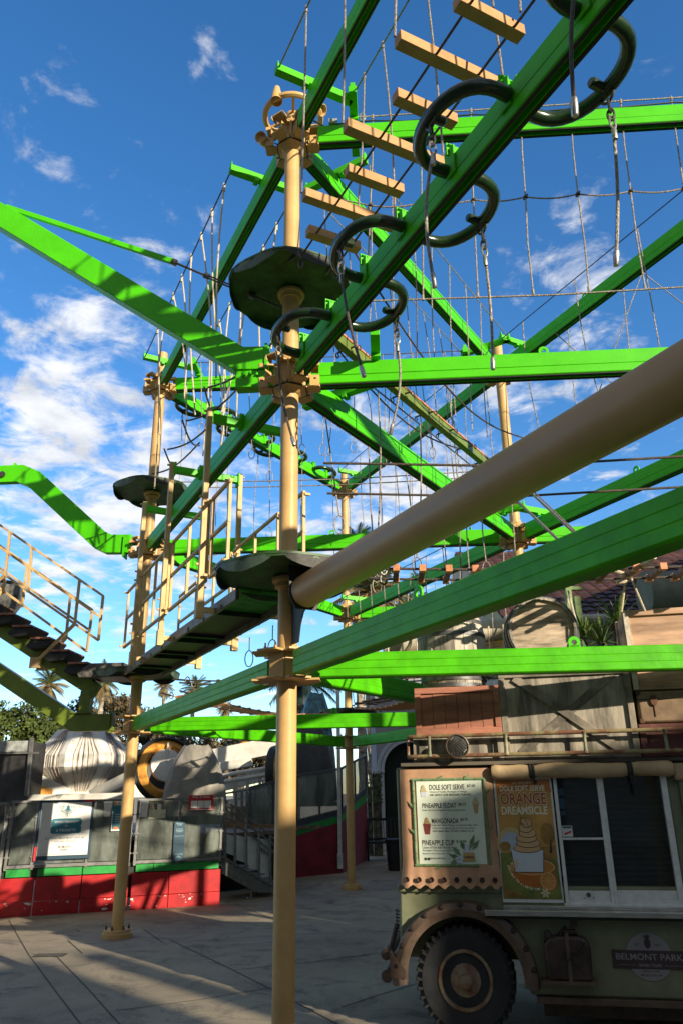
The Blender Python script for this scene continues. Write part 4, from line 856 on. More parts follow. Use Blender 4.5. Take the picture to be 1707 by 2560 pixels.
def car(c, R, ax, label=None):
    mb = MB(); ax = V(ax).normalized(); mb.lathe([(R*.93, -.10), (R, -.08), (R*1.03, 0), (R, .08), (R*.93, .10), (R*.90, .02)], c, 40, axis=ax); o = obj('car_bumper', mb, BLACKP, ride)
    mb = MB(); mb.lathe([(R*.90, .04), (R*.72, .09), (R*.66, .05), (R*.5, -.05), (R*.05, -.10)], c, 40, axis=ax, cap=False); obj('car_shell', mb, ORG, o)
    mb = MB(); mb.lathe([(R*.52, -.02), (R*.50, .06), (R*.3, .09), (R*.08, .09)], c+Z*R*.12, 20, axis=ax); mb.bar(c+V((0, 0, -R*.8))+ax*.06, c+V((0, 0, R*.8))+ax*.06, .05, .03); obj('car_seat', mb, WR, o)
car(w3(415, 1925, 16.6), .67, (.55, -1, .25)); car(w3(615, 1885, 21.5), .36, (.2, -1, .1)); car(w3(692, 1935, 18.6), .62, (1, -.22, .05)); car(w3(92, 1942, 18.2), .30, (-.2, -1, .6))
def cover(name, base, top, wx, wy, m, label, seed, lean=0):
    r_ = random.Random(seed); mb = MB(); n = 40; L = 12; ph = [r_.uniform(0, 6.28) for _ in range(6)]
    for i in range(L+1):
        t = i/L; sc = 1-.55*t**2.2 if t < .85 else (1-.55*.85**2.2)*(1-(t-.85)*2.2); z = base.z+(top-base.z)*(t**.9)
        for k in range(n):
            a_ = 2*pi*k/n; f = 1+.05*sin(7*a_+ph[0]+t*2)*(1-t)+.04*sin(11*a_+ph[1]-t*3)+.03*sin(3*a_+ph[2]); e = .55
            cx_ = (abs(cos(a_))**e)*(1 if cos(a_) > 0 else -1); cy_ = (abs(sin(a_))**e)*(1 if sin(a_) > 0 else -1)
            mb.v.append(V((base.x+lean*t+wx*cx_*f*sc, base.y+wy*cy_*f*sc, z+.02*sin(5*a_+ph[3])*t)))
    for i in range(L):
        for k in range(n): l = (k+1) % n; mb.f.append([i*n+k, i*n+l, (i+1)*n+l, (i+1)*n+k])
    mb.f.append([L*n+k for k in range(n)]); mb.f.append(list(range(n))[::-1]); return tag(obj(name, mb, m, smooth=60), label, 'cover')
TARP = mat('grey_tarp', (.27, .25, .22), .7, var=.12, vscale=3, bump=.6, bscale=5)
c_ = w3(488, 1992, 15.9); cover('tarpaulin', V((c_.x, 15.9, c_.z-.5)), w3(480, 1866, 15.9).z, .60, .5, TARP, 'grey cloth cover draped over a ride car beside the orange wheel', 3)
c_ = w3(775, 1975, 20.8); cover('tarpaulin', V((c_.x, 20.8, c_.z-.4)), w3(770, 1800, 20.8).z, .72, .5, mat('dark_tarp', (.05, .052, .055), .6, var=.15, bump=.6, bscale=5), 'dark cover behind the glazed fence, right of the nearest pole', 5, -.1)
c_ = w3(790, 1880, 23); cover('tarpaulin', V((c_.x, 23, c_.z-1)), w3(790, 1735, 23).z, .55, .5, mat('teal_tarp', (.05, .17, .20), .35, var=.3, bump=.5, bscale=4), 'teal plastic wrapped bundle high behind the dark cover', 8)
# grey cabinet at the left edge
CY_ = 15.0; ca = atY(70, 1990, CY_); cz = lambda y: atY(70, y, CY_).z
cb = thing('roofed_cabinet', V((ca.x-.8, CY_, 1.5)), 'dark grey cabinet with a pale lid at the left edge above the fence', 'cabinet')
mb = MB(); mb.box(V((ca.x-1.1, CY_+.4, (cz(1855)+.4)/2)), (2.1, .7, cz(1855)-.4)); obj('cabinet_body', mb, mat('dark_panel', (.045, .045, .045), .6, var=.3, vscale=2), cb, bevel=.01)
mb = MB(); mb.box(V((ca.x-1.1, CY_+.03, (cz(1852)+cz(1880))/2)), (2.14, .03, cz(1852)-cz(1880))); obj('lid', mb, mat('hazy_lid', (.35, .37, .36), .3, var=.2), cb, bevel=.01)
mb = MB(); mb.bar(atY(66, 1990, CY_), atY(80, 1845, CY_), .06, .06, (1, 0, 0)); mb.bar(V((ca.x-2.2, CY_, cz(1883))), V((ca.x+.1, CY_, cz(1883))), .04, .03); obj('corner_frame', mb, FGREY, cb)
# ================================================================== snack truck
ta = radians(-12); tu = V((cos(ta), sin(ta), 0)); tn = V((tu.y, -tu.x, 0)); TF = Frame((.865, 6.66, 0), tu, tn)
BODY = mat('truck_olive', (.21, .225, .135), .5, var=.10, vscale=4, bump=.1, bscale=20, dirt=.2)
FEND = mat('fender_brown', (.125, .085, .062), .48, var=.15, vscale=8, bump=.15, dirt=.2)
CANVAS = mat('canvas_tan', (.50, .285, .17), .65, var=.10, vscale=5, bump=.25, bscale=12)
ROLLM = mat('canvas_roll', (.52, .37, .21), .7, var=.10, vscale=6, bump=.3, bscale=14)
ALU = mat('aluminium', (.80, .81, .80), .42, metal=.15, var=.06, vscale=20)
truck = thing('snack_truck', TF.p(1.3, 0, -.8), 'olive safari style snack truck with serving window, menu board and brown fender', 'food truck')
hx, hz = .030, .385
mb = MB(); arc = [(hx+.475*cos(a_), hz+.475*sin(a_)) for a_ in [pi*.06+(pi*.90)*i/24 for i in range(25)]]
pl = [(.62, .30), (3.6, .30), (3.6, 1.02), (-.462, 1.02), (-.478, .60)]
pl = [(3.6, .30), (3.6, 1.045), (-.455, 1.045), (-.472, .50)]+arc[::-1]+[(.51, .30)]
TF.poly(mb, pl, -.25, 0); TF.box(mb, -.45, .36, 1.045, 1.94, -1.6, -.02); TF.box(mb, 1.70, 3.6, 1.045, 1.95, -1.6, -.02); TF.box(mb, .36, 1.70, 1.045, 1.95, -1.6, -.35); TF.box(mb, -.45, 3.6, .48, 1.04, -1.6, -.27)
TF.box(mb, .36, 1.70, 1.86, 1.95, -.35, -.02)
obj('body', mb, BODY, truck, bevel=.02)
mb = MB(); TF.box(mb, -.47, .352, .985, 1.05, -.02, .022); obj('body_ledge', mb, BODY, truck, bevel=.015)
mb = MB(); TF.box(mb, 1.79, 2.6, 1.02, 1.84, -.015, .012); obj('side_door', mb, BODY, truck, bevel=.012)
# fender arch
mb = MB(); vs = []; n = 30; a_s = [pi*-.02+(pi*1.04)*i/n for i in range(n+1)]; ri, rm_, ro = .445, .50, .555
for a_ in a_s:
    for r_, d_ in ((ri, .0), (ri, .075), (rm_, .10), (ro-.012, .085), (ro, .06), (ro, .0)): vs.append(TF.p(hx+r_*cos(a_), hz+r_*sin(a_), d_))
f = []
for i in range(n):
    for k in range(5): f.append((i*6+k, i*6+k+1, i*6+7+k, i*6+6+k))
f += [tuple(range(5, -1, -1)), tuple(n*6+k for k in range(6))]
mb.add(vs, f); TF.poly(mb, [(hx-ro-.012, .40), (hx-ri+.0, .40), (hx-ri, .20+.19), (hx-ri+.02, .405), (hx-ro+.02, .60), (hx-ro-.02, .58)][:2]+[(hx-ri, .46), (hx-ro-.012, .58)], 0, .10)
fe = obj('fender', mb, FEND, truck, smooth=40, bevel=0)
for i in range(11):
    a_ = pi*(.06+.088*i); c_ = TF.p(hx+.528*cos(a_), hz+.528*sin(a_), .085); mb = MB(); mb.lathe([(.02, -.01), (.022, .006), (.014, .02), (.008, .022)], c_, 8, axis=tn); obj('rivet', mb, mat('rivet_dark', (.05, .035, .028), .5, metal=.3), fe)
TYRE = mat('tyre_rubber', (.022, .024, .028), .75, var=.2, bump=.2)
def wheel(cx_, d0, par):
    c_ = TF.p(cx_, hz, d0); mb = MB(); mb.lathe([(.20, 0), (.21, .012), (.27, .03), (.33, .028), (.365, .0), (.372, -.05), (.372, -.20), (.33, -.24), (.2, -.24)], c_, 48, axis=tn, x=tu)
    for i in range(36):
        a_ = 2*pi*i/36; r_ = tu*cos(a_)+Z*sin(a_); t_ = -tu*sin(a_)+Z*cos(a_); mb.box(c_+r_*.366-tn*.045, (.028, .026, .11), (r_, t_, tn)); mb.box(c_+r_*.345+tn*.016, (.05, .018, .02), (r_, t_, tn)); mb.box(c_+r_*.368-tn*.17+t_*.02, (.024, .03, .09), (r_, t_, tn))
    w_ = obj('wheel', mb, TYRE, par, smooth=30)
    mb = MB(); mb.lathe([(.215, .005), (.205, .022), (.19, .022), (.17, -.03), (.14, -.035), (.115, .0), (.07, .01), (.05, .03), (.0451, .05), (.02, .055)], c_, 36, axis=tn, cap0=False)
    for i in range(5): a_ = 2*pi*i/5; mb.lathe([(.010, 0), (.010, .018)], c_+(tu*cos(a_)+Z*sin(a_))*.09+tn*.004, 6, axis=tn)
    obj('rim', mb, mat('rusty_rim', (.20, .165, .11), .5, var=.3, vscale=9, col2=(.17, .075, .04), mixs=(.4, .6)), w_)
wheel(hx, -.0, truck)
mb = MB()
for z_, r_ in ((.55, .042), (.40, .045)): mb.tube([TF.p(-.575, z_, .03), TF.p(-.60, z_, -1.4)], r_, 14)
mb.tube([TF.p(-.575, .475, -.2), TF.p(-.46, .475, -.2)], .03, 8); mb.tube([TF.p(-.56, .57, -.1), TF.p(-.505, .74, -.12)], .022, 8)
obj('bumper', mb, FEND, truck)
mb = MB()
for i in range(7): mb.tube([TF.p(-.455, .70+.024*i, -.04), TF.p(-.50, .705+.024*i, -.04), TF.p(-.50, .705+.024*i, -.16)], .005, 5)
obj('coil_vent', mb, STEELD, truck)
mb = MB(); TF.box(mb, .22, 3.6, .847, .886, .0, .14); TF.box(mb, .36, 3.6, .886, .91, .0, .05); ct = obj('counter', mb, mat('steel_counter', (.62, .60, .57), .25, metal=.9, var=.1, vscale=8, stretch=(1, 1, 6)), truck, bevel=.004)
mb = MB(); TF.box(mb, .22, 3.6, .825, .846, .0, .11); obj('counter_gap', mb, SLOT, truck)
mb = MB(); TF.box(mb, .55, 3.6, .255, .30, -.1, .03); TF.box(mb, .6, 3.6, .10, .255, -1.2, -.3); obj('sill_rail', mb, FEND, truck, bevel=.004)
# menu board (sculpted canvas)
mb = MB(); vs = []; nx, nz = 40, 14
bx0, bx1, bz0, bz1 = -.415, .352, 1.055, 1.925
top = []
for i in range(nx+1):
    s = bx0+(bx1-bx0)*i/nx; sc = .5-.5*cos(2*pi*8*i/nx)
    for k in range(nz+1):
        t = k/nz; z_ = bz0-.004+(bz1-bz0)*t; fl = max(0, 1-t*5.5); z_ -= fl*.028*sc*(1 if k == 0 else .5)
        ex = (s-(bx0+bx1)/2)*fl*.05; edge = min(i, nx-i)/nx; de = .05-.03*max(0, 1-edge*16)-.02*max(0, 1-(1-t)*14)
        vs.append(TF.p(s+ex, z_, de+fl*.03+fl*.018*sc))
f = []
for i in range(nx):
    for k in range(nz): a_ = i*(nz+1)+k; f.append((a_, a_+nz+1, a_+nz+2, a_+1))
mb.add(vs, f); b0 = len(mb.v)
back = [TF.p(bx0+(bx1-bx0)*i/nx, bz0+(bz1-bz0)*k/nz, -.01) for i in range(nx+1) for k in range(nz+1)]
mb.v += back; q = nz+1
for i in range(nx): mb.f += [[i*q, b0+i*q, b0+(i+1)*q, (i+1)*q], [i*q+nz, (i+1)*q+nz, b0+(i+1)*q+nz, b0+i*q+nz]]
for k in range(nz): mb.f += [[k, k+1, b0+k+1, b0+k], [nx*q+k, b0+nx*q+k, b0+nx*q+k+1, nx*q+k+1]]
cv = obj('menu_canvas', mb, CANVAS, truck, smooth=50)
mb = MB()
for i in range(8): s = bx0+(bx1-bx0)*(i+.5)/8; mb.lathe([(.012, -.004), (.021, .008), (.016, .012), (.008, .002)], TF.p(s*1.03, bz0+.035, .092), 12, axis=tn); mb.cut()
pieces('grommet', mb, mat('grommet_dark', (.06, .03, .02), .6), cv)
MP = mat('menu_cream', (.74, .82, .70), .55, var=.03); BAM = mat('bamboo_green', (.16, .27, .13), .55, var=.15, vscale=20); MINK = mat('menu_ink', (.03, .022, .018), .6, var=.02)
mb = MB(); TF.box(mb, -.275, .262, 1.20, 1.828, .05, .058); mn = obj('menu_sheet', mb, MP, truck)
mb = MB()
for (a_, b_) in (((-.30, 1.185), (-.30, 1.845)), ((.285, 1.20), (.285, 1.845)), ((-.31, 1.838), (.295, 1.838)), ((-.31, 1.19), (.20, 1.19))):
    n = 7; 
    for i in range(n):
        p0 = [a_[j_]+(b_[j_]-a_[j_])*i/n for j_ in (0, 1)]; p1 = [a_[j_]+(b_[j_]-a_[j_])*(i+.94)/n for j_ in (0, 1)]
        mb.tube([TF.p(*p0, .057), TF.p(*p1, .057)], .011, 8)
for x, y, r_ in ((-.31, 1.62, 2), (-.30, 1.42, 2.2), (.30, 1.72, .9), (.31, 1.45, 1.0), (-.1, 1.845, .4), (.12, 1.845, .5), (-.1, 1.18, -2.9)):
    c, s = cos(r_), sin(r_); TF.poly(mb, [(x, y), (x+.03*c-.008*s, y+.03*s+.008*c), (x+.065*c, y+.065*s), (x+.03*c+.008*s, y+.03*s-.008*c)], .062, .066)
obj('bamboo_border', mb, BAM, cv)
mb = MB()
def MT(t, X0, X1, Y0, Y1, bold=0, shear=0):
    k = ((Y0+Y1)/2-165)/590*30; s0 = -.27+(X0-240-k)/470*.53; s1 = -.27+(X1-240-k)/470*.53; z0 = 1.825-(Y1-165)/590*.625; z1 = 1.825-(Y0-165)/590*.625
    TF.text(mb, t, s0, z0, s1-s0, z1-z0, .0592, bold, 'L', shear)
for a_ in (('DOLE SOFT SERVE', 335, 590, 190, 228, .012), ('$7.00', 610, 668, 192, 215, .01), ('Choice of Vanilla, Pineapple or Mango', 337, 607, 236, 252), ('ASK ABOUT OUR SEASONAL FLAVORS', 337, 637, 258, 272, .015),
           ('PINEAPPLE FLOAT', 283, 530, 325, 360, .012), ('$8.25', 545, 600, 325, 347, .01), ('Dole Soft Serve topped with pineapple juice', 283, 598, 369, 385), ('MANGONADA', 352, 545, 434, 471, .012), ('$8.75', 558, 610, 434, 456, .01),
           ('Dole Soft Serve Mango served with Baja Vida', 352, 678, 477, 493), ('Chile Limon seasoning and Chamoy sauce', 357, 660, 498, 513), ('ADD BAJA VIDA TO ANY TREAT: $1.50', 357, 652, 520, 534, .015), ('PINEAPPLE CUP', 283, 513, 588, 626, .012), ('$14.00', 527, 598, 588, 610, .01),
           ('Choice of Dole Soft Serve flavor or', 285, 530, 632, 648), ('Pineapple Float in our collectible', 287, 530, 655, 670), ('Belmont Park Souvenir Cup', 288, 488, 677, 691), ('@belmontParkSD', 335, 452, 709, 724)): MT(*a_)
TF.box(mb, -.235, -.215, 1.228, 1.246, .0585, .0595); TF.box(mb, -.210, -.190, 1.228, 1.246, .0585, .0595)
obj('menu_lettering', mb, MINK, mn, smooth=0)
def swirl(mb, x, y, w, h, n=5, d0=.0592, d1=.062):
    for i in range(n):
        t = i/n; ww = w*(1-t*.8)/2; TF.disc(mb, x+ww*.06*(-1)**i, y+h*t+h/n*.5, ww, h/n*.78, d0+.0006*i, d1+.0006*i, 20)
    TF.poly(mb, [(x-w*.1, y+h*.93), (x+w*.1, y+h*.93), (x+w*.02, y+h*1.12)], d0, d1)
PCR = mat('icecream_cream', (.62, .50, .30), .6, var=.05); CONE = mat('cone_tan', (.50, .33, .14), .6, var=.1); CUP = mat('cup_white', (.62, .68, .78), .5, var=.02); OUT = INK
mb = MB(); swirl(mb, -.215, 1.745, .055, .05); swirl(mb, .205, 1.645, .06, .05); obj('icecream_picture', mb, PCR, mn, smooth=0)
mb = MB(); TF.poly(mb, [(.18, 1.65), (.23, 1.65), (.218, 1.575), (.192, 1.575)], .0592, .0605); swirl(mb, -.20, 1.50, .05, .045); TF.poly(mb, [(.08, 1.285), (.165, 1.285), (.175, 1.22), (.075, 1.22)], .0592, .066); obj('cone_picture', mb, CONE, mn, smooth=0)
mb = MB(); TF.poly(mb, [(-.24, 1.745), (-.19, 1.745), (-.195, 1.705), (-.235, 1.705)], .0592, .0605); swirl(mb, .105, 1.285, .06, .06, 4); 
for k in range(5): a_ = 2*pi*k/5+.3; TF.disc(mb, .045+.02*cos(a_), 1.235+.02*sin(a_), .014, .010, .0665, .068, 10)
obj('cup_picture', mb, CUP, mn, smooth=0)
mb = MB(); TF.poly(mb, [(-.232, 1.50), (-.168, 1.50), (-.18, 1.42), (-.22, 1.42)], .0592, .0602); obj('red_cup_picture', mb, mat('cup_red', (.25, .05, .04), .6), mn, smooth=0)
mb = MB()
for x, y, r_, l in ((.06, 1.26, 2.3, .09), (.05, 1.24, 2.8, .09), (.04, 1.22, 3.3, .07), (.13, 1.30, 1.2, .13), (.15, 1.30, .9, .10), (.09, 1.3, 1.9, .08)):
    c, s = cos(r_), sin(r_); TF.poly(mb, [(x, y), (x+l*.5*c-.018*s, y+l*.5*s+.018*c), (x+l*c, y+l*s), (x+l*.5*c+.018*s, y+l*.5*s-.018*c)], .0600, .0640)
obj('leaf_picture', mb, BAM, mn, smooth=0)
mb = MB(); TF.text(mb, 'BELMONT', .125, 1.243, .072, .016, .0672, .015); obj('mug_lettering', mb, MINK, mn, smooth=0)
# poster
def pp(X, Y): return (.378+.425*(X-798-(Y-145)/885*80)/405, 1.815-(Y-160)/870*.865)
pr = MB(); TF.box(pr, .358, .822, .925, 1.86, -.01, .012); po = obj('poster_frame', pr, ALU, truck, bevel=.004)
def pm(nm, col, v=.03): return mat(nm, col, .5, var=v)
mb = MB(); TF.box(mb, .376, .806, .95, 1.825, .0125, .0145); poster = obj('poster', mb, pm('poster_gold', (.62, .34, .09), .12), truck)
mb = MB(); TF.poly(mb, [pp(798, 150), pp(1200, 150), pp(1222, 250), pp(1100, 215), pp(950, 235), pp(812, 260)], .015, .0158); obj('poster_sky', mb, pm('poster_orange', (.58, .21, .05)), poster, smooth=0)
mb = MB(); TF.disc(mb, *pp(930, 680), .135, .17, .0150, .0156, 30, 0, pi); obj('poster_halo', mb, pm('poster_halo', (.62, .48, .22)), poster, smooth=0)
mb = MB(); TF.disc(mb, *pp(930, 680), .10, .135, .0157, .0163, 30, 0, pi); obj('poster_sun', mb, pm('poster_blue', (.46, .52, .66)), poster, smooth=0)
mb = MB(); TF.poly(mb, [pp(840, 700), pp(1030, 690), pp(1130, 660), pp(1245, 640), pp(1293, 1028), pp(868, 1028)], .0164, .0170); obj('poster_hill', mb, pm('poster_green', (.20, .23, .05), .2), poster, smooth=0)
mb = MB(); TF.poly(mb, [pp(1130, 660), pp(1245, 640), pp(1262, 740), pp(1150, 760)], .0171, .0174); TF.disc(mb, *pp(1190, 560), .055, .085, .0171, .0178, 14); TF.disc(mb, *pp(875, 650), .045, .035, .0171, .0178, 12)
for i in range(9): X = 870+i*17; TF.poly(mb, [pp(X, 1020), pp(X+4, 945+i*8), pp(X+24, 955+i*8), pp(X+34, 1020)], .0171, .0176)
obj('poster_tree', mb, pm('poster_ochre', (.36, .20, .05), .2), poster, smooth=0)
mb = MB(); TF.poly(mb, [pp(1205, 700), pp(1222, 700), pp(1216, 600), pp(1210, 600)], .0179, .0183); obj('poster_trunk', mb, MINK, poster, smooth=0)
mb = MB(); TF.disc(mb, *pp(1075, 800), .175, .145, .018, .0188, 36, pi*1.0, pi*2.0); TF.disc(mb, *pp(1190, 900), .07, .075, .0181, .0186, 24); obj('poster_orange_half', mb, pm('poster_fruit', (.50, .15, .025), .1), poster, smooth=0)
mb = MB(); TF.disc(mb, *pp(1075, 800), .175, .06, .0189, .0193, 36); TF.disc(mb, *pp(1190, 900), .06, .065, .0187, .0191, 24); obj('poster_orange_rim', mb, pm('poster_peel', (.68, .42, .16), .05), poster, smooth=0)
mb = MB(); TF.disc(mb, *pp(1075, 800), .163, .052, .0194, .0197, 36); 
for k in range(10):
    a0_, a1_ = 2*pi*k/10+.06, 2*pi*(k+1)/10-.06; x, y = pp(1190, 900); TF.poly(mb, [(x+.006*cos((a0_+a1_)/2), y+.006*sin((a0_+a1_)/2)), (x+.052*cos(a0_), y+.056*sin(a0_)), (x+.052*cos(a1_), y+.056*sin(a1_))], .0192, .0196)
obj('poster_orange_flesh', mb, pm('poster_flesh', (.60, .25, .05), .08), poster, smooth=0)
mb = MB(); x, y = pp(1040, 690); TF.poly(mb, [(x-.122, y+.0), (x+.122, y+.0), (x+.108, y-.145), (x-.104, y-.145)], .0198, .0204); TF.disc(mb, x, y+.002, .125, .022, .0205, .0208); 
obj('poster_cup', mb, CUP, poster, smooth=0)
mb = MB(); ol = MB()
for i in range(6):
    t = i/6; X, Y = pp(1045-i*3+(6 if i % 2 else -6), 665-i*37); w_ = .104*(1-t*.78); TF.disc(mb, X, Y, w_, .030, .0212+.0008*i, .0216+.0008*i, 26); TF.disc(ol, X, Y-.002, w_+.004, .033, .0209+.0008*i, .0211+.0008*i, 26)
X, Y = pp(1010, 450); TF.poly(mb, [(X-.025, Y-.02), (X+.035, Y-.06), (X+.012, Y+.004), (X-.01, Y+.01)], .0262, .0266); TF.poly(ol, [(X-.030, Y-.022), (X+.041, Y-.064), (X+.014, Y+.009), (X-.012, Y+.015)], .0258, .0261)
for a_, b_ in (((-.126, 0), (-.106, -.149)), ((.126, 0), (.110, -.149)), ((-.106, -.148), (.110, -.148))): ol.bar(TF.p(x+a_[0], y+a_[1], .0205), TF.p(x+b_[0], y+b_[1], .0205), .0035, .0035)
obj('poster_swirl', mb, pm('poster_cream', (.66, .43, .22), .05), poster, smooth=0); obj('poster_outline', ol, MINK, poster, smooth=0)
mb = MB()
for (X_, Y_) in ((950, 775), (1170, 985)):
    X, Y = pp(X_, Y_)
    for k in range(6): a_ = 2*pi*k/6; c, s = cos(a_), sin(a_); TF.poly(mb, [(X, Y), (X+.022*c-.010*s, Y+.022*s+.010*c), (X+.04*c, Y+.04*s), (X+.022*c+.010*s, Y+.022*s-.010*c)], .0214, .0218)
obj('poster_flower', mb, pm('poster_flower', (.72, .62, .38)), poster, smooth=0)
def PTX(mbx, t, X0, X1, Y0, Y1, bold=.012, d=.0162):
    a_ = pp(X0, Y1); b_ = pp(X1, Y1); c_ = pp(X0, Y0); TF.text(mbx, t, a_[0], a_[1], b_[0]-a_[0], c_[1]-a_[1], d, bold, 'L')
mb = MB(); PTX(mb, 'TRY OUR NEW', 925, 1070, 165, 182); PTX(mb, 'DOLE SOFT SERVE', 832, 1172, 193, 238, .03); PTX(mb, 'DREAMSICLE', 848, 1195, 352, 416, .035); PTX(mb, 'ORANGE', 836, 1190, 246, 345, .055, .0160)
s_ = 'AVAILABLE FOR A LIMITED TIME'
for i, ch in enumerate(s_):
    if ch == ' ': continue
    t = i/(len(s_)-1); an = pi*(1.08+.46*t); X, Y = pp(1085, 740); px_, py_ = X+.215*cos(an), Y+.225*sin(an); f2_ = Frame(TF.p(px_, py_, .0202), tu*(-sin(an))+Z*cos(an), tn, tu*(-cos(an))+Z*(-sin(an))); f2_.text(mb, ch, 0, 0, None, .017, 0, .02)
obj('poster_lettering', mb, pm('letter_cream', (.90, .80, .60)), poster, smooth=0)
mb = MB(); PTX(mb, 'ORANGE', 840, 1186, 251, 340, .02, .0168); obj('poster_title', mb, pm('letter_rust', (.42, .085, .02)), poster, smooth=0)
# window unit
mb = MB()
for x0, x1, y0, y1, d1 in ((.835, .862, .925, 1.86, .02), (1.172, 1.198, .925, 1.86, .022), (1.198, 1.222, .925, 1.86, .018), (1.655, 1.70, .925, 1.86, .024), (.862, 1.172, 1.372, 1.388, .016), (.862, 1.172, .925, .945, .018), (1.222, 1.655, .925, .958, .018), (.822, 1.70, .908, .926, .026), (.862, 1.655, 1.845, 1.86, .02)):
    TF.box(mb, x0, x1, y0, y1, -.03, d1)
wf = obj('window_frame', mb, ALU, truck, bevel=.003)
mb = MB(); TF.box(mb, .865, 1.17, .946, 1.012, -.02, .010); TF.box(mb, 1.224, 1.653, .959, 1.018, -.02, .006); obj('sash_panel', mb, ALU, wf, bevel=.002)
mb = MB(); mb.lathe([(.016, 0), (.016, .012), (.006, .013)], TF.p(1.01, .985, .010), 16, axis=tn); 
for x in (.975, 1.045): mb.lathe([(.005, 0), (.005, .004)], TF.p(x, .963, .010), 10, axis=tn)
obj('lock', mb, STEELD, wf)
GL = bpy.data.materials.new('window_glass'); GL.use_nodes = True; b_ = GL.node_tree.nodes['Principled BSDF']; b_.inputs['Base Color'].default_value = (.02, .025, .03, 1); b_.inputs['Roughness'].default_value = .03; b_.inputs['Alpha'].default_value = .45; b_.inputs['Specular IOR Level'].default_value = .9
mb = MB(); TF.box(mb, .862, 1.172, 1.0, 1.372, -.012, -.008); TF.box(mb, .862, 1.172, 1.388, 1.85, -.012, -.008); TF.box(mb, 1.222, 1.655, 1.0, 1.85, -.018, -.014); obj('glass', mb, GL, wf, smooth=0)
mb = MB()
for i in range(21): z_ = .96+i*.0405; mb.tube([TF.p(.84, z_, -.07), TF.p(1.69, z_, -.07)], .022, 8)
obj('roller_shutter', mb, mat('shutter_dark', (.075, .10, .08), .45, metal=.2, var=.2), wf)
mb = MB(); TF.box(mb, .866, .945, 1.395, 1.475, -.007, -.005); stk = obj('sticker', mb, WHITE, wf); mb = MB(); TF.box(mb, .872, .939, 1.457, 1.470, -.0048, -.0042); obj('sticker_header', mb, NAVY, wf)
mb = MB(); TF.poly(mb, [(.88, 1.405), (.935, 1.425), (.935, 1.44), (.88, 1.42)], -.0048, -.0042); obj('sticker_card', mb, REDP, wf)
mb = MB()
for y0, y1 in ((1.60, 1.68), (1.70, 1.75), (1.55, 1.585)): TF.box(mb, .87, .91, y0, y1, -.0075, -.0065)
obj('window_decal', mb, mat('dim_blue', (.02, .07, .12), .5), wf)
# canvas roll
mb = MB(); n = 48; pts = []; rs_ = []
for i in range(n+1):
    s = .352+(1.755-.352)*i/n; pts.append(TF.p(s, 1.888+.004*sin(s*9), .055)); k = min(abs(s-.675), abs(s-1.43)); rs_.append(.058-.014*math.exp(-(k/.05)**2)+.003*sin(s*23)-(.012 if i in (0, n) else 0))
mb.tube(pts, rs_, 20); rl = obj('canvas_roll', mb, ROLLM, truck, smooth=60)
for s in (.675, 1.43):
    mb = MB(); 
    for t in (-.012, .012): mb.tube([TF.p(s+t, 1.888+.049*sin(a_), .055+.049*cos(a_)) for a_ in [2*pi*k/18 for k in range(18)]], .011, 6, closed=True)
    mb.tube([TF.p(s, 1.86, .10), TF.p(s+.012, 1.79, .085), TF.p(s+.02, 1.70 if s > 1 else 1.81, .06)], [.012, .010, .015], 6); obj('strap', mb, mat('strap_dark', (.03, .03, .028), .8), rl)
mb = MB(); TF.box(mb, 1.76, 2.7, 1.80, 1.93, .01, .05); obj('canvas_flap', mb, ROLLM, truck, bevel=.02)
# roof, rack and lamp
OLDW = mat('grey_old_wood', (.38, .335, .27), .8, var=.15, vscale=7, bump=.6, bscale=14, stretch=(1, 1, .16), col2=(.13, .115, .095), mixs=(.40, .60)); OLDB = mat('grey_cross_board', (.26, .225, .18), .8, var=.2, vscale=6, bump=.6, bscale=20, stretch=(.6, .6, .6), col2=(.09, .08, .065)); DARKW = mat('dark_old_wood', (.10, .085, .065), .8, var=.35, vscale=4, bump=.5, bscale=18, stretch=(.3, .3, 1.5))
REDW = mat('red_cedar', (.42, .17, .11), .7, var=.2, vscale=3, bump=.4, bscale=20, stretch=(.4, .4, 2)); PLY = mat('pink_plywood', (.56, .35, .23), .7, var=.3, vscale=2.0, bump=.3, bscale=10, stretch=(.4, .4, 2.6))
mb = MB(); TF.box(mb, -.40, 3.6, 1.945, 1.975, -1.6, .045); obj('roof_edge', mb, DARKW, truck, bevel=.004)
mb = MB()
RC = mat('rusty_pipe', (.17, .075, .045), .6, var=.3, vscale=7, bump=.3, col2=(.32, .27, .13), mixs=(.42, .55))
for z_ in (2.183, 2.022): mb.tube([TF.p(-.30, z_, -.9), TF.p(-.335, z_, -.05), TF.p(-.32, z_, .045), TF.p(-.27, z_, .075), TF.p(3.6, z_, .075)], .0165, 12)
rk = obj('roof_rack', mb, RC, truck)
for s in (-.145, .489, 1.116, 1.735, 2.36, 2.98):
    mb = MB(); mb.lathe([(.026, 0), (.013, .03), (.013, .14), (.026, .165)], TF.p(s, 2.02, .075), 12); obj('rack_post', mb, mat('pale_green_rust', (.27, .27, .17), .6, var=.3, vscale=12), rk)
mb = MB(); mb.tube([TF.p(-.335, 2.02, -.03), TF.p(-.335, 2.185, -.03)], .014, 10); obj('rack_post', mb, RC, rk)
mb = MB(); mb.lathe([(.05, -.10), (.085, -.06), (.097, -.01), (.099, .015), (.09, .02), (.084, .008)], TF.p(.092, 2.095, .13), 32, axis=tn+Z*-.1, cap=True); lp = obj('spotlight', mb, FEND, truck)
mb = MB(); mb.lathe([(.084, .008), (.06, .018), (.02, .024)], TF.p(.092, 2.095, .13), 24, axis=tn+Z*-.1); obj('lens', mb, mat('lens_dark', (.06, .06, .055), .35, var=.3), lp); mb = MB()
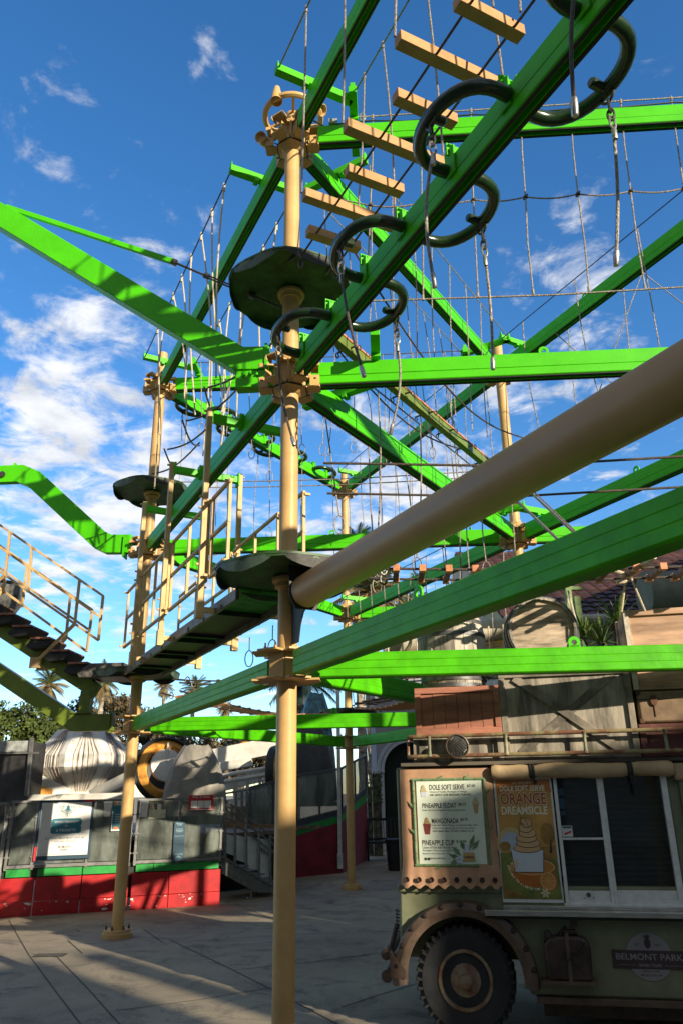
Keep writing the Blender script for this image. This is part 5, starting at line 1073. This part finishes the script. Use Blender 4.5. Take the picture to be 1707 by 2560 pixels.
for i in range(-4, 5):
    h_ = sqrt(.08**2-(i*.018)**2); u1 = (tu+Z).normalized(); u2 = (tu-Z).normalized(); c_ = TF.p(.092, 2.095, .145)-Z*.0
    mb.tube([c_+u1*i*.018-u2*h_, c_+u1*i*.018+tn*.015, c_+u1*i*.018+u2*h_], .0018, 4); mb.tube([c_+u2*i*.018-u1*h_, c_+u2*i*.018+tn*.015, c_+u2*i*.018+u1*h_], .0018, 4)
obj('lens_mesh', mb, STEELD, lp)
# jerry can
CANM = mat('can_brown', (.060, .036, .03), .45, var=.25, vscale=8, bump=.2)
jc = thing('jerry_can', TF.p(.80, .42, .08), 'dark brown jerry can strapped to the side of the truck under the counter', 'jerry can')
mb = MB(); TF.poly(mb, [(.645, .42), (.965, .42), (.975, .64), (.95, .70), (.90, .715), (.74, .715), (.67, .70), (.64, .66)], .0, .12); obj('can_body', mb, CANM, jc, bevel=.02)
mb = MB()
for p0, p1 in (((.68, .47), (.92, .64)), ((.69, .66), (.79, .57)), ((.93, .47), (.85, .54)), ((.84, .60), (.92, .67))): mb.bar(TF.p(*p0, .122), TF.p(*p1, .122), .012, .012)
for k in range(3): mb.tube([TF.p(.76, .715, .025+.035*k), TF.p(.78, .745, .025+.035*k), TF.p(.88, .745, .025+.035*k), TF.p(.90, .715, .025+.035*k)], .008, 8)
mb.lathe([(.028, 0), (.028, .03), (.02, .045)], TF.p(.68, .70, .06), 12, axis=Z-tu*.4); obj('can_handle', mb, CANM, jc)
mb = MB(); TF.box(mb, .795, .822, .42, .74, .12, .128); mb.tube([TF.p(.81, .76, .01), TF.p(.81, .74, .06), TF.p(.808, .72, .127)], .012, 6); TF.box(mb, .86, .90, .765, .82, 0, .02); TF.box(mb, .60, 1.0, .40, .425, .0, .13); obj('can_strap', mb, FEND, jc)
# emblem
em = thing('park_emblem', TF.p(1.39, .42, .01), 'round grey park emblem with a pineapple and a brown name banner, on the truck side', 'emblem')
GRYP = mat('emblem_grey', (.30, .28, .29), .5, var=.04); BRNP = mat('emblem_brown', (.075, .045, .05), .5)
mb = MB(); TF.disc(mb, 1.39, .578, .162, .157, .0, .006, 48); obj('disc', mb, GRYP, em, smooth=0)
mb = MB(); TF.box(mb, 1.13, 1.65, .498, .618, .0062, .012); obj('banner', mb, BRNP, em, bevel=.004)
mb = MB(); TF.text(mb, 'BELMONT PARK', 1.39, .555, .47, .042, .0128, .012); TF.text(mb, 'SAFARI TOURS', 1.39, .512, .16, .02, .0128, .01); TF.box(mb, 1.17, 1.29, .521, .523, .0121, .013); TF.box(mb, 1.49, 1.61, .521, .523, .0121, .013); obj('banner_lettering', mb, GRYP, em, smooth=0)
mb = MB(); TF.text(mb, 'EST.', 1.32, .645, .04, .018, .0068, .01); TF.text(mb, '1925', 1.46, .645, .045, .018, .0068, .01); TF.text(mb, 'TAKE A WHIP', 1.39, .475, .12, .014, .0068, .01); TF.text(mb, 'BEFORE YOUR TRIP', 1.39, .450, .15, .014, .0068, .01)
TF.disc(mb, 1.39, .665, .022, .036, .0065, .009, 20)
for k in range(7): a_ = pi/2+(k-3)*.3; TF.poly(mb, [(1.39-.008, .695), (1.39+.008, .695), (1.39+.045*cos(a_), .695+.035*sin(a_))], .0065, .008+.0002*k)
obj('emblem_lettering', mb, BRNP, em, smooth=0)
# crates, barrels, suitcase on the roof
def cr(name, label, x0, x1, z0, z1, dep, m, fm_, cat='crate', slats=0, X=False, d=0., vertical=True):
    t = thing(name, TF.p((x0+x1)/2, z0, d-dep/2), label, cat, 'crates on the truck roof'); mb = MB()
    TF.box(mb, x0+.01, x1-.01, z0+.005, z1-.005, d-dep, d-.02); obj('panel', mb, m, t, bevel=.003)
    w = .05; k = 0
    for a_ in ((x0, x1, z0, z0+w), (x0, x1, z1-w, z1), (x0, x0+w, z0+w+.001, z1-w-.001), (x1-w, x1, z0+w+.001, z1-w-.001)):
        mb = MB(); TF.box(mb, *a_, d-.02, d+.006); obj('frame_board', mb, fm_, t, bevel=.003)
    mb = MB(); TF.box(mb, x0-.004, x0+.03, z0, z1, d-dep, d-dep+.05); TF.box(mb, x0-.004, x0+.02, z0, z1, d-.09, d-.03); obj('side_board', mb, fm_, t, bevel=.003)
    if slats:
        mb = MB(); n = slats; ww = (x1-x0-2*w)/n
        for i in range(n): TF.box(mb, x0+w+ww*i+.0015, x0+w+ww*(i+1)-.0015, z0+w, z1-w, d-.02, d-.012+.003*(i % 2))
        obj('slat_panel', mb, m, t, bevel=.002)
    if X:
        for q0, q1, dd in (((x0+.13, z1-w), (x1-.13, z0+w+.0), .0), ((x0+.13, z0+w), (x1-.13, z1-w), -.014)):
            mb = MB(); mb.bar(TF.p(*q0, d-.006+dd), TF.p(*q1, d-.006+dd), .065, .013, tn); obj('cross_board', mb, fm_, t, bevel=.002)
    return t
cr('wooden_crate', 'reddish brown slatted crate under the upright barrel', -.26, .466, 2.20, 2.595, .5, REDW, REDW, slats=6)
cr('wooden_crate', 'low grey board box behind the spotlight, under the red crate', -.29, .466, 1.976, 2.198, .5, OLDW, OLDW)
cr('wooden_crate', 'large weathered grey crate with a diagonal cross of boards', .47, 1.545, 1.978, 2.70, .5, OLDW, OLDB, X=True)
cr('wooden_crate', 'pink plywood crate at the upper right with a pale corner board', 1.56, 2.75, 2.505, 3.175, .5, PLY, PLY)
cr('wooden_crate', 'maroon slatted box under the brown suitcase', 1.555, 2.75, 1.978, 2.235, .45, mat('maroon_wood', (.16, .055, .045), .7, var=.2, bump=.3), mat('maroon_wood', (.1, .1, .1)), slats=7)
mb = MB(); TF.box(mb, 1.56, 1.60, 2.51, 3.17, .008, .02); tag(obj('corner_board', mb, mat('pale_board', (.62, .55, .45), .7, var=.2, vscale=10, bump=.3)), 'pale upright board on the left corner of the plywood crate', 'board')
su = thing('suitcase', TF.p(2.1, 2.24, -.2), 'old brown suitcase with a leather tag between the plywood crate and maroon box', 'suitcase')
SUM = mat('suitcase_tan', (.30, .20, .12), .5, var=.2, vscale=3); mb = MB(); TF.box(mb, 1.575, 2.6, 2.240, 2.500, -.42, .0); obj('case_body', mb, SUM, su, bevel=.02)
mb = MB()
for x in (1.572, 2.57): 
    TF.box(mb, x, x+.035, 2.2395, 2.275, -.4, .006); TF.box(mb, x, x+.035, 2.468, 2.503, -.4, .006)
TF.box(mb, 1.58, 2.6, 2.425, 2.431, -.4, .003); obj('trim', mb, mat('case_trim', (.09, .04, .02), .6), su, bevel=.003)
mb = MB(); TF.disc(mb, 1.70, 2.42, .028, .045, .004, .018, 16); TF.box(mb, 1.695, 1.705, 2.29, 2.38, .003, .008); obj('leather_tag', mb, mat('tag_leather', (.13, .05, .02), .6), su, bevel=.004)
BAR = mat('barrel_oak', (.50, .45, .37), .75, var=.3, vscale=5, bump=.6, bscale=22, stretch=(1, 1, .2), col2=(.10, .09, .075)); HOOP = mat('barrel_hoop', (.14, .145, .15), .5, metal=.6, var=.25, vscale=12)
def barrel(name, c, ax, r0, r1, h, label, bung=None):
    t = thing(name, c, label, 'barrel', 'barrels on the truck roof'); ax = V(ax).normalized(); x = (tu-ax*tu.dot(ax)).normalized(); y = ax.cross(x); mb = MB(); n = 22
    prof = lambda u: r0+(r1-r0)*(1-(2*u-1)**2)
    for k in range(n):
        vs = []; 
        for i in range(9):
            u = i/8; r_ = prof(u)
            for e in (.03, .97):
                a_ = 2*pi*(k+e)/n; p = c+ax*h*u+(x*cos(a_)+y*sin(a_))*r_; vs.append(p)
            for e in (.97, .03):
                a_ = 2*pi*(k+e)/n; p = c+ax*h*u+(x*cos(a_)+y*sin(a_))*(r_-.022); vs.append(p)
        f = [(0, 1, 2, 3), (35, 34, 33, 32)]+[(i*4+j_, i*4+4+j_, i*4+4+(j_+1) % 4, i*4+(j_+1) % 4) for i in range(8) for j_ in range(4)]
        mb.add(vs, f)
    obj('stave_wall', mb, BAR, t, smooth=30)
    for u in (.04, .13, .30, .70, .87, .96):
        mb = MB(); r_ = prof(u); mb.lathe([(r_-.005, -.018), (r_+.005, -.018), (r_+.006, .018), (r_-.005, .018)], c+ax*h*u, 40, axis=ax, cap=False); obj('hoop', mb, HOOP, t)
    mb = MB(); mf = MB()
    for i in range(0):
        w = (r0-.024)*2/6; o = -(r0-.024)+w*(i+.5); L = sqrt(max(0, (r0-.022)**2-(abs(o)-w*.0)**2))
        mb.box(c+ax*(h-.035)+y*o, (L*2, w*.97, .02), (x, y, ax)); mf.box(c+ax*.035+y*o, (L*2, w*.97, .02), (x, y, ax))
    mb.lathe([(r0-.02, 0), (r0-.02, .02)], c+ax*(h-.05), 40, axis=ax); mf.lathe([(r0-.02, 0), (r0-.02, .02)], c+ax*.035, 40, axis=ax)
    obj('head', mb, mat('barrel_head', (.54, .42, .31), .8, var=.2, vscale=9, bump=.5, bscale=25, col2=(.22, .175, .13), stretch=(.35, 1, 2.2)), t); obj('head', mf, BAR, t)
    if bung: mb = MB(); mb.lathe([(.028, -.02), (.028, .02)], c+ax*h*.5+V(bung)*(r1-.005), 14, axis=bung); obj('bung', mb, mat('bung_pale', (.60, .55, .45), .7), t)
barrel('barrel', TF.p(.065, 2.60, -.36), (0, 0, 1), .272, .318, .69, 'upright weathered barrel standing on the red crate', bung=(-tu*.55+tn*.8))
barrel('barrel', TF.p(.865, 3.045, -.56), tn+tu*.03, .285, .325, .60, 'barrel lying on its side, round end to the viewer, on the grey crate')
mb = MB(); 
for t in (-.15, .15): mb.prism([TF.p(.865+t-.10, 2.70, -.12), TF.p(.865+t+.10, 2.70, -.12), TF.p(.865+t+(.07 if t > 0 else -.09), 2.79, -.12), TF.p(.865+t+(.09 if t > 0 else -.07), 2.79, -.12)], -tn*.3)
tag(obj('barrel_chock', mb, DARKW), 'dark wedges under the lying barrel', 'wedge')
# yucca behind the crates
yu = thing('yucca_plant', TF.p(1.42, 2.2, -.75), 'spiky green yucca growing behind the lying barrel', 'plant')
r4 = random.Random(11); mb = MB()
for c_, n, L in ((atY(1505, 1610, 7.55), 46, .42), (atY(1545, 1560, 7.7), 40, .42), (atY(1460, 1600, 7.6), 30, .32)):
    for i in range(n):
        a_ = r4.uniform(0, 2*pi); e = r4.uniform(-.25, 1.35); l = L*r4.uniform(.7, 1.1); d_ = V((cos(a_)*cos(e), sin(a_)*cos(e), sin(e))); s_ = d_.cross(Z).normalized()*.014 if abs(d_.z) < .98 else V((.014, 0, 0)); mid = c_+d_*l*.45+Z*.01; tip = c_+d_*l-Z*l*.10
        mb.add([c_-s_*.7, c_+s_*.7, mid+s_, tip, mid-s_], [(0, 1, 2, 4), (4, 2, 3)])
obj('leaf_crown', mb, mat('yucca_green', (.12, .19, .035), .5, var=.3, vscale=9), yu, smooth=0)
mb = MB(); mb.tube([TF.p(1.45, 1.98, -.8), atY(1505, 1610, 7.55)], .05, 8); mb.tube([TF.p(1.5, 1.98, -.85), atY(1545, 1560, 7.7)], .045, 8); obj('stem', mb, DARKW, yu)
mb = MB(); p0 = atY(1417, 1470, 9.0); mb.bar(V((p0.x, 9, 0)), p0, .09, .07, (1, 0, 0)); mb.bar(V((p0.x+.12, 9.05, 0)), p0+V((.12, .05, -.1)), .05, .07, (1, 0, 0)); mb.bar(p0+V((-.06, 0, 0)), p0+V((.2, .05, 0)), .05, .04); tag(obj('green_post', mb, mat('pale_green_wood', (.22, .32, .13), .7, var=.2, vscale=6)), 'pale green wooden post behind the lying barrel', 'post')
mb = MB(); mb.tube([atY(1420, 1478, 8.9), atY(1455, 1618, 8.5)], .012, 7); mb.tube([atY(1412, 1478, 8.9), atY(1436, 1560, 8.7)], .010, 7); tag(obj('stay_rope', mb, ROPEW), 'pale rope slanting down from the pale green post', 'rope')
# ================================================================== background buildings
STUCCO = mat('cream_stucco', (.50, .44, .34), .8, var=.08); 
tb_ = thing('tiled_building', V((8, 17, 0)), 'low building with a dark red tiled roof behind the truck', 'building')
mb = MB(); mb.box(V((9.2, 17.5, 2.4)), (12, 6.6, 4.8)); obj('wall', mb, STUCCO, tb_)
def roof(x0, x1, y0, z0, y1, z1, m):
    mb = MB(); sl_ = sqrt((y1-y0)**2+(z1-z0)**2); nr = int(sl_/.30); nc = int((x1-x0)/.27); up = V((0, (y1-y0), (z1-z0))).normalized(); nn = V((0, -(z1-z0), (y1-y0))).normalized()
    for r_ in range(nr):
        for c in range(nc):
            o = V((x0+(x1-x0)*c/nc, y0, z0))+up*(sl_*r_/nr); w = (x1-x0)/nc; h = sl_/nr*1.12; vs = []
            for i in range(5): t = i/4; lift = .035*sin(pi*t*1.0)+.012*(1-t); vs += [o+V((w*t, 0, 0))+nn*(lift+.035), o+V((w*t, 0, 0))+up*h+nn*(lift)]
            mb.add(vs, [(2*i, 2*i+2, 2*i+3, 2*i+1) for i in range(4)]); b = [o+V((w*i/4, 0, 0))+nn*(-.005) for i in range(5)]
            k = len(mb.v); mb.v += b; q = k-10; mb.f += [[k+i, k+i+1, q+2*i+2, q+2*i] for i in range(4)]
    mb.add([V((x0, y0, z0-.01)), V((x1, y0, z0-.01)), V((x1, y1, z1-.01)), V((x0, y1, z1-.01))], [(0, 1, 2, 3)])
    return mb
mb = roof(3.0, 12.0, 13.9, 4.75, 19.2, 7.7, None); rf = obj('roof', mb, mat('dark_red_tile', (.090, .038, .030), .6, var=.3, vscale=1.3), tb_, smooth=50)
mb = MB(); mb.add([V((3.0, 19.2, 7.69)), V((12, 19.2, 7.69)), V((12, 24.5, 4.8)), V((3, 24.5, 4.8))], [(0, 1, 2, 3)]); mb.prism([V((3.02, 13.9, 4.74)), V((3.02, 19.2, 7.66)), V((3.02, 24.5, 4.78))], V((.1, 0, 0))); obj('gable', mb, STUCCO, tb_)
mb = MB(); mb.tube([V((3.0, 13.75, 4.70)), V((12, 13.75, 4.70))], .09, 10); obj('gutter', mb, mat('gutter_cream', (.52, .47, .38), .5), tb_)
mb = MB(); mb.tube([atY(1610, 1485, 11), atY(1640, 1482, 11)+V((1.6, 0, 0))], .33, 24); tag(obj('round_duct', mb, mat('duct_grey', (.21, .21, .18), .85, var=.1)), 'fat grey green duct above the plywood crate at the right edge', 'duct')
aw = thing('rolled_awning', atY(1100, 1600, 13), 'beige rolled awning with pale ropes between the two barrels', 'awning')
mb = MB(); mb.tube([atY(958, 1615, 13), atY(1275, 1572, 13)], .20, 16); obj('roll', mb, mat('awning_beige', (.48, .43, .32), .6, var=.1), aw)
mb = MB(); 
for i in range(3): mb.bar(atY(958, 1642+i*9, 12.9), atY(1262, 1604+i*9, 12.9), .06, .045)
obj('orange_bar', mb, mat('awning_orange', (.60, .32, .04), .55), aw)
mb = MB()
for i in range(9): x = 968+i*36; mb.tube([atY(x, 1600-(x-958)*.13, 12.7), atY(x+4, 1660-(x-958)*.13, 12.6)], .014, 6)
obj('awning_rope', mb, ROPEW, aw)
# grey stucco building with an arch
GW = mat('grey_stucco', (.30, .30, .33), .85, var=.06, vscale=2, bump=.3)
ab = thing('arched_building', V((3, 26, 0)), 'plain grey building with a moulded dark arch behind the truck', 'building')
AFr = Frame((0, 26, 0), (1, 0, 0), (0, -1, 0)); xl = 1.02; ac = 2.12; aw_ = .86; az0 = 2.42
mb = MB(); arc = [(ac+aw_*cos(pi*i/20), az0+aw_*sin(pi*i/20)) for i in range(21)]
AFr.poly(mb, [(xl, 0), (ac-aw_, 0)]+arc[::-1]+[(ac+aw_, 0), (9, 0), (9, 5.6), (xl, 5.6)], -.5, 0); AFr.box(mb, xl, 9, 0, 5.5, -5, -4.6); AFr.box(mb, xl, xl+.3, 0, 5.55, -4.6, -.5); obj('wall', mb, GW, ab)
mb = MB(); AFr.box(mb, ac-aw_, 3.4, 0, 3.5, -.53, -.50); obj('arch_void', mb, SLOT, ab)
for r0_, r1_, dd in ((aw_, aw_+.10, .12), (aw_+.12, aw_+.24, .07)):
    mb = MB(); o_ = [(ac+r1_*cos(pi*i/24), az0+r1_*sin(pi*i/24)) for i in range(25)]; i_ = [(ac+r0_*cos(pi*i/24), az0+r0_*sin(pi*i/24)) for i in range(25)]
    for i in range(24): AFr.poly(mb, [i_[i], o_[i], o_[i+1], i_[i+1]], 0, dd)
    obj('arch_moulding', mb, mat('moulding_pale', (.50, .52, .56), .7, var=.05), ab, smooth=30)
mb = MB(); AFr.box(mb, ac-aw_-.42, ac-aw_, az0-.12, az0, 0, .18); AFr.box(mb, ac-aw_-.26, ac-aw_-.02, 0, az0-.12, 0, .12); obj('pilaster', mb, mat('moulding_pale', (.5, .5, .5)), ab, bevel=.02)
mb = MB(); c_ = atY(1012, 1745, 24.5); mb.lathe([(.02, -.35), (.22, -.3), (.30, -.1), (.42, .12), (.40, .16)], c_, 18); tag(obj('dome_speaker', mb, mat('speaker_grey', (.35, .35, .36), .5)), 'grey bell shaped lamp beside the dark edge of the red crate', 'lamp')
# bench, bin, vine post
BLK = mat('black_iron', (.018, .018, .02), .45, var=.1)
be = thing('park_bench', (1.1, 22.6, 0), 'black slatted bench in the shade beyond the skirted fence', 'bench')
mb = MB(); mb.box(V((1.35, 22.55, .45)), (1.6, .5, .05)); obj('seat', mb, BLK, be, bevel=.01)
mb = MB()
for i in range(15): mb.bar(V((.62+i*.105, 22.8, .5)), V((.62+i*.105, 22.9, 1.0)), .035, .02, (1, 0, 0))
mb.bar(V((.5, 22.92, 1.02)), V((2.2, 22.92, 1.02)), .05, .07); mb.bar(V((.5, 22.8, .52)), V((2.2, 22.8, .52)), .04, .05); obj('backrest', mb, BLK, be)
for x in (.58, 2.1):
    mb = MB(); mb.tube([V((x, 22.35, 0)), V((x, 22.32, .3)), V((x, 22.33, .62)), V((x, 22.5, .70)), V((x, 22.85, .68))], .03, 8); mb.tube([V((x, 22.85, 0)), V((x, 22.75, .45)), V((x, 22.92, 1.0))], .03, 8); obj('leg', mb, BLK, be)
mb = MB(); bc = V((1.12, 19.6, 0)); mb.lathe([(.15, 0), (.19, .62), (.215, .64), (.215, .68), (.17, .70)], bc, 20); bn = obj('litter_bin', mb, BLK); tag(bn, 'round black litter bin standing in front of the bench', 'bin')
vp = thing('vine_post', (.86, 24, 0), 'mossy timber posts beside the pale pilaster', 'post'); mb = MB(); mb.bar(V((.92, 24, 0)), V((.92, 24, 2.25)), .30, .25, (1, 0, 0)); mb.bar(V((.72, 24.1, 0)), V((.70, 24.1, 1.9)), .12, .12, (1, 0, 0)); obj('timber', mb, mat('mossy_timber', (.12, .11, .07), .8, var=.35, vscale=6), vp)
mb = MB()
for i in range(120): p = V((r4.uniform(.55, 1.05), 23.8, r4.uniform(1.4, 2.3))); mb.add([p, p+V((.06, 0, .03)), p+V((.02, .02, .08))], [(0, 1, 2)])
obj('vine', mb, mat('vine_green', (.08, .11, .03), .6, var=.3), vp, smooth=0)
# ================================================================== trees
def leafm(n, c, v=.35): return mat(n, c, .65, var=v, vscale=1.4, spec=.25)
def tree(name, label, base, h, r, zc, m, n=5200, seed=1, leaf=.16, sq=.75, bare=False, group=None):
    r_ = random.Random(seed); t = thing(name, base, label, 'tree', group); mb = MB(); top = base+Z*(zc-.1*r)
    mb.tube([base, base.lerp(top, .5)+V((r_.uniform(-.3, .3), 0, 0)), top], [.28, .2, .12], 9); cl_ = []
    for i in range(26 if not bare else 40):
        a_ = r_.uniform(0, 2*pi); e = r_.uniform(-.35, 1.3); d_ = V((cos(a_)*cos(e), sin(a_)*cos(e)*.8, sin(e)*sq)); c_ = V((base.x, base.y, zc))+d_*r*r_.uniform(.45, .95); cl_.append((c_, r*r_.uniform(.16, .34)))
        mb.tube([base.lerp(top, r_.uniform(.4, .9)), V((base.x, base.y, zc)).lerp(c_, .5)-Z*.1*r, c_], [.09, .05, .02], 6)
    obj('trunk', mb, mat('bark', (.13, .10, .075), .9, var=.3, vscale=6, bump=.4), t); mb = MB()
    for i in range(n):
        c_, cr_ = r_.choice(cl_); d_ = V((r_.gauss(0, 1), r_.gauss(0, 1), r_.gauss(0, 1))).normalized(); p = c_+V((d_.x, d_.y, d_.z*.75))*cr_*(r_.uniform(.2, 1)**.4); u_ = V((r_.gauss(0, 1), r_.gauss(0, 1), r_.gauss(0, 1))).normalized(); v_ = u_.cross(d_).normalized(); l = leaf*r_.uniform(.6, 1.3)
        mb.add([p-u_*l, p+v_*l*.5, p+u_*l, p-v_*l*.5], [(0, 1, 2, 3)])
    obj('crown', mb, m, t, smooth=0); return t
LG = leafm('leaf_green', (.075, .105, .022)); LD = leafm('leaf_dark', (.05, .055, .025)); LBn = leafm('leaf_brown', (.11, .085, .045))
p = atY(35, 1900, 36); tree('hedge_tree', 'dense yellow green tree at the left edge behind the ride', V((p.x-.5, 36, 0)), 6, 3.0, 3.7, LG, 9000, 2, .12)
p = atY(205, 1790, 42); tree('round_tree', 'dark green tree right of the left edge tree', V((p.x-1.1, 42, 0)), 6, 2.6, 4.0, LD, 6500, 3, .13)
p = atY(330, 1800, 44); tree('bushy_tree', 'brown green tree crown above the ribbed drum', V((p.x-1.3, 44, 0)), 6, 2.9, 4.9, LBn, 8000, 4, .13)
p = atY(395, 1810, 43); tree('bushy_tree', 'small dark tree right of the left tan pole', V((p.x, 43, 0)), 5, 1.6, 5.0, LD, 3000, 5, .13)
for i, (x, zc, rr) in enumerate(((430, 3.3, 2.0), (510, 3.1, 2.1), (600, 3.0, 2.1), (680, 2.9, 2.0), (300, 3.2, 2.2), (230, 3.0, 2.0))):
    p = atY(x, 1850, 40+i*.4); tree('bare_shrub', ['twiggy brown bush above the orange wheel', 'twiggy bush above the grey cover', 'twiggy bush above the small wheel', 'twiggy bush left of the nearest pole', 'twiggy bush behind the left pole', 'twiggy bush behind the ribbed drum'][i], V((p.x, 40+i*.4, 0)), 4, rr, zc, LBn, 3200, 20+i, .11)
FR = mat('frond_green', (.085, .12, .03), .55, var=.35, vscale=2); FRB = mat('frond_brown', (.26, .19, .08), .7, var=.35, vscale=2); FRD = mat('frond_dark', (.02, .045, .045), .5, var=.3, vscale=2)
def palm(label, base, h, R, mg, mb_, seed, dead=.3, tr=.14, nf=50, group='palms'):
    r_ = random.Random(seed); t = thing('palm_tree', base, label, 'palm', group); mb = MB(); n = 22
    pts = [base+Z*(h*i/n)+V((.15*sin(i*.2+seed), 0, 0))*(i/n) for i in range(n+1)]; mb.tube(pts, [tr*(1.25-.4*i/n)*(1.12 if i % 2 else .95) for i in range(n+1)], 9); obj('trunk', mb, mat('palm_bark', (.36, .30, .22), .9, var=.35, vscale=4, bump=.5), t)
    top = pts[-1]; G, Br = MB(), MB()
    for i in range(nf):
        a_ = 2.399*i+r_.uniform(-.2, .2); u = i/nf; e = 1.25-2.1*u+r_.uniform(-.15, .15); m = Br if u > 1-dead else G; L = R*r_.uniform(.8, 1.1); p_ = top+Z*(.1-.3*u); d_ = V((cos(a_)*cos(e), sin(a_)*cos(e), sin(e))); pts = [p_]; ns = 9
        for k in range(ns): d_ = (d_+V((0, 0, -.11 if u < .7 else -.2))).normalized(); pts.append(pts[-1]+d_*L/ns)
        for k in range(1, ns+1):
            for sub in (0, .5):
                q = pts[k-1].lerp(pts[k], sub) if k <= ns else pts[-1]; ax = (pts[k]-pts[k-1]).normalized(); s_ = ax.cross(Z); s_ = s_.normalized() if s_.length > .05 else V((1, 0, 0)); l = L*.34*sin(pi*min(1, (k+.6)/(ns+2)))*(r_.uniform(.8, 1.1))
                for sg in (-1, 1):
                    tip = q+(s_*sg*.8+ax*.75).normalized()*l-Z*l*.45; w = ax*L*.030; m.add([q-w, q+w, tip], [(0, 1, 2)])
        m.tube(pts, L*.008+.004, 4, cap=False)
    obj('crown', G, mg, t, smooth=0)
    if Br.v: obj('dead_fronds', Br, mb_, t, smooth=0)
for (x, y, Y, R, dead, lab, seed) in ((128, 1712, 45, 1.5, .45, 'distant palm with brown hanging fronds left of the olive stair post', 1), (262, 1702, 40, 1.25, .2, 'distant green palm between the stair and the left tan pole', 2), (484, 1722, 50, 1.3, .35, 'distant palm behind the dark foot ropes', 3),
                                  (560, 1772, 70, 1.1, .4, 'tiny palm low on the horizon above the bright beam', 4), (410, 1712, 60, 1.2, .4, 'distant palm just right of the left tan pole', 5), (930, 1480, 30, 1.7, .55, 'shaggy brown palm behind the farthest pole', 6), (1020, 1525, 34, 1.5, .5, 'shaggy palm peeping over the green beam, left of the barrels', 7)):
    p = atY(x, y, Y); palm(lab, V((p.x, Y, 0)), p.z, R*(.82 if Y > 35 else 1), FR, FRB, seed, min(.65, dead+.2))
p = atY(745, 1692, 27); palm('dark drooping palm seen behind the nearest pole', V((p.x, 27, 0)), p.z, 1.5, FRD, FRD, 9, .3, .1)
for x, Y, s, lab in ((905, 33, 8, 'pale ringed palm trunk right of the farthest pole'), (930, 36, 9, 'second pale palm trunk from the farthest pole'), (946, 38, 10, 'palm trunk against the grey building edge')):
    p = atY(x, 1400, Y); palm(lab, V((atY(x, 1850, Y).x, Y, 0)), 12.5 if x < 910 else 11.6, 1.2, FR, FRB, s, .5, .17)
# ================================================================== unseen building added behind the viewer, outline shaped for the plaza shade
sdh = V((cos(radians(SUN_AZ)), sin(radians(SUN_AZ)), 0)); wdh = V((-sdh.y, sdh.x, 0)); TE = math.tan(radians(SUN_EL))
oc = thing('sun_block_building', sdh*14, 'unseen long flat roofed building behind the viewer, added and shaped to shade the plaza', 'building')
def blk(w0, w1, Href, dist=12, dep=4, nm='wing'):
    h = Href+dist*TE; mb = MB(); mb.box(sdh*(dist+dep/2)+wdh*(w0+w1)/2+Z*h/2, (dep, w1-w0, h), (sdh, wdh, Z)); return obj(nm, mb, STUCCO, oc)
blk(-16, 4.12, 3.12); blk(4.50, 4.86, 3.12); blk(5.02, 8.2, 3.12); blk(4.1, 5.1, 1.25, 12.5, 3, 'low_wall')  # gaps left open to throw sun streaks on the paving
for w_, ww, hh in ((-2, .6, .35), (.8, .35, .5), (2.6, .9, .22), (6.9, .3, .25)): mb = MB(); mb.box(sdh*13.2+wdh*w_+Z*(3.12+12*TE+hh/2), (.8, ww, hh), (sdh, wdh, Z)); obj('shadow_edge_box', mb, STEELD, oc)  # roof boxes added to break up the shadow edge
blk(8.25, 16, 6.0, 12.0)
oc2 = thing('sky_blocker_left', (-9, -8, 0), 'unseen tall brown block behind and left of the viewer, added to cut sky light', 'building')  # unseen mass added to cut sky light on left facing sides
mb = MB(); q = V((-5.5, -7.0, 0)); u_ = V((.80, -.60, 0)); v_ = V((.60, .80, 0)); mb.box(q-u_*4+Z*4.6, (18, 3, 9.2), (u_, v_, Z)); mb.box(q-u_*4+Z*9.3+v_*.3, (18.5, 3, .3), (u_, v_, Z)); obj('wall', mb, mat('blocker_brown', (.26, .20, .14), .8, var=.2, vscale=1), oc2)
oc3 = thing('sky_blocker_right', (15, 7, 0), 'unseen long brown block beyond the right edge, added to cut sky light', 'building')  # another unseen mass, added to hold back sky light from the right
mb = MB(); mb.box((15, 7, 4.2), (6, 14, 8.4)); mb.box((15, 7, 8.5), (6.6, 14.6, .25)); obj('wall', mb, _m['blocker_brown'], oc3)
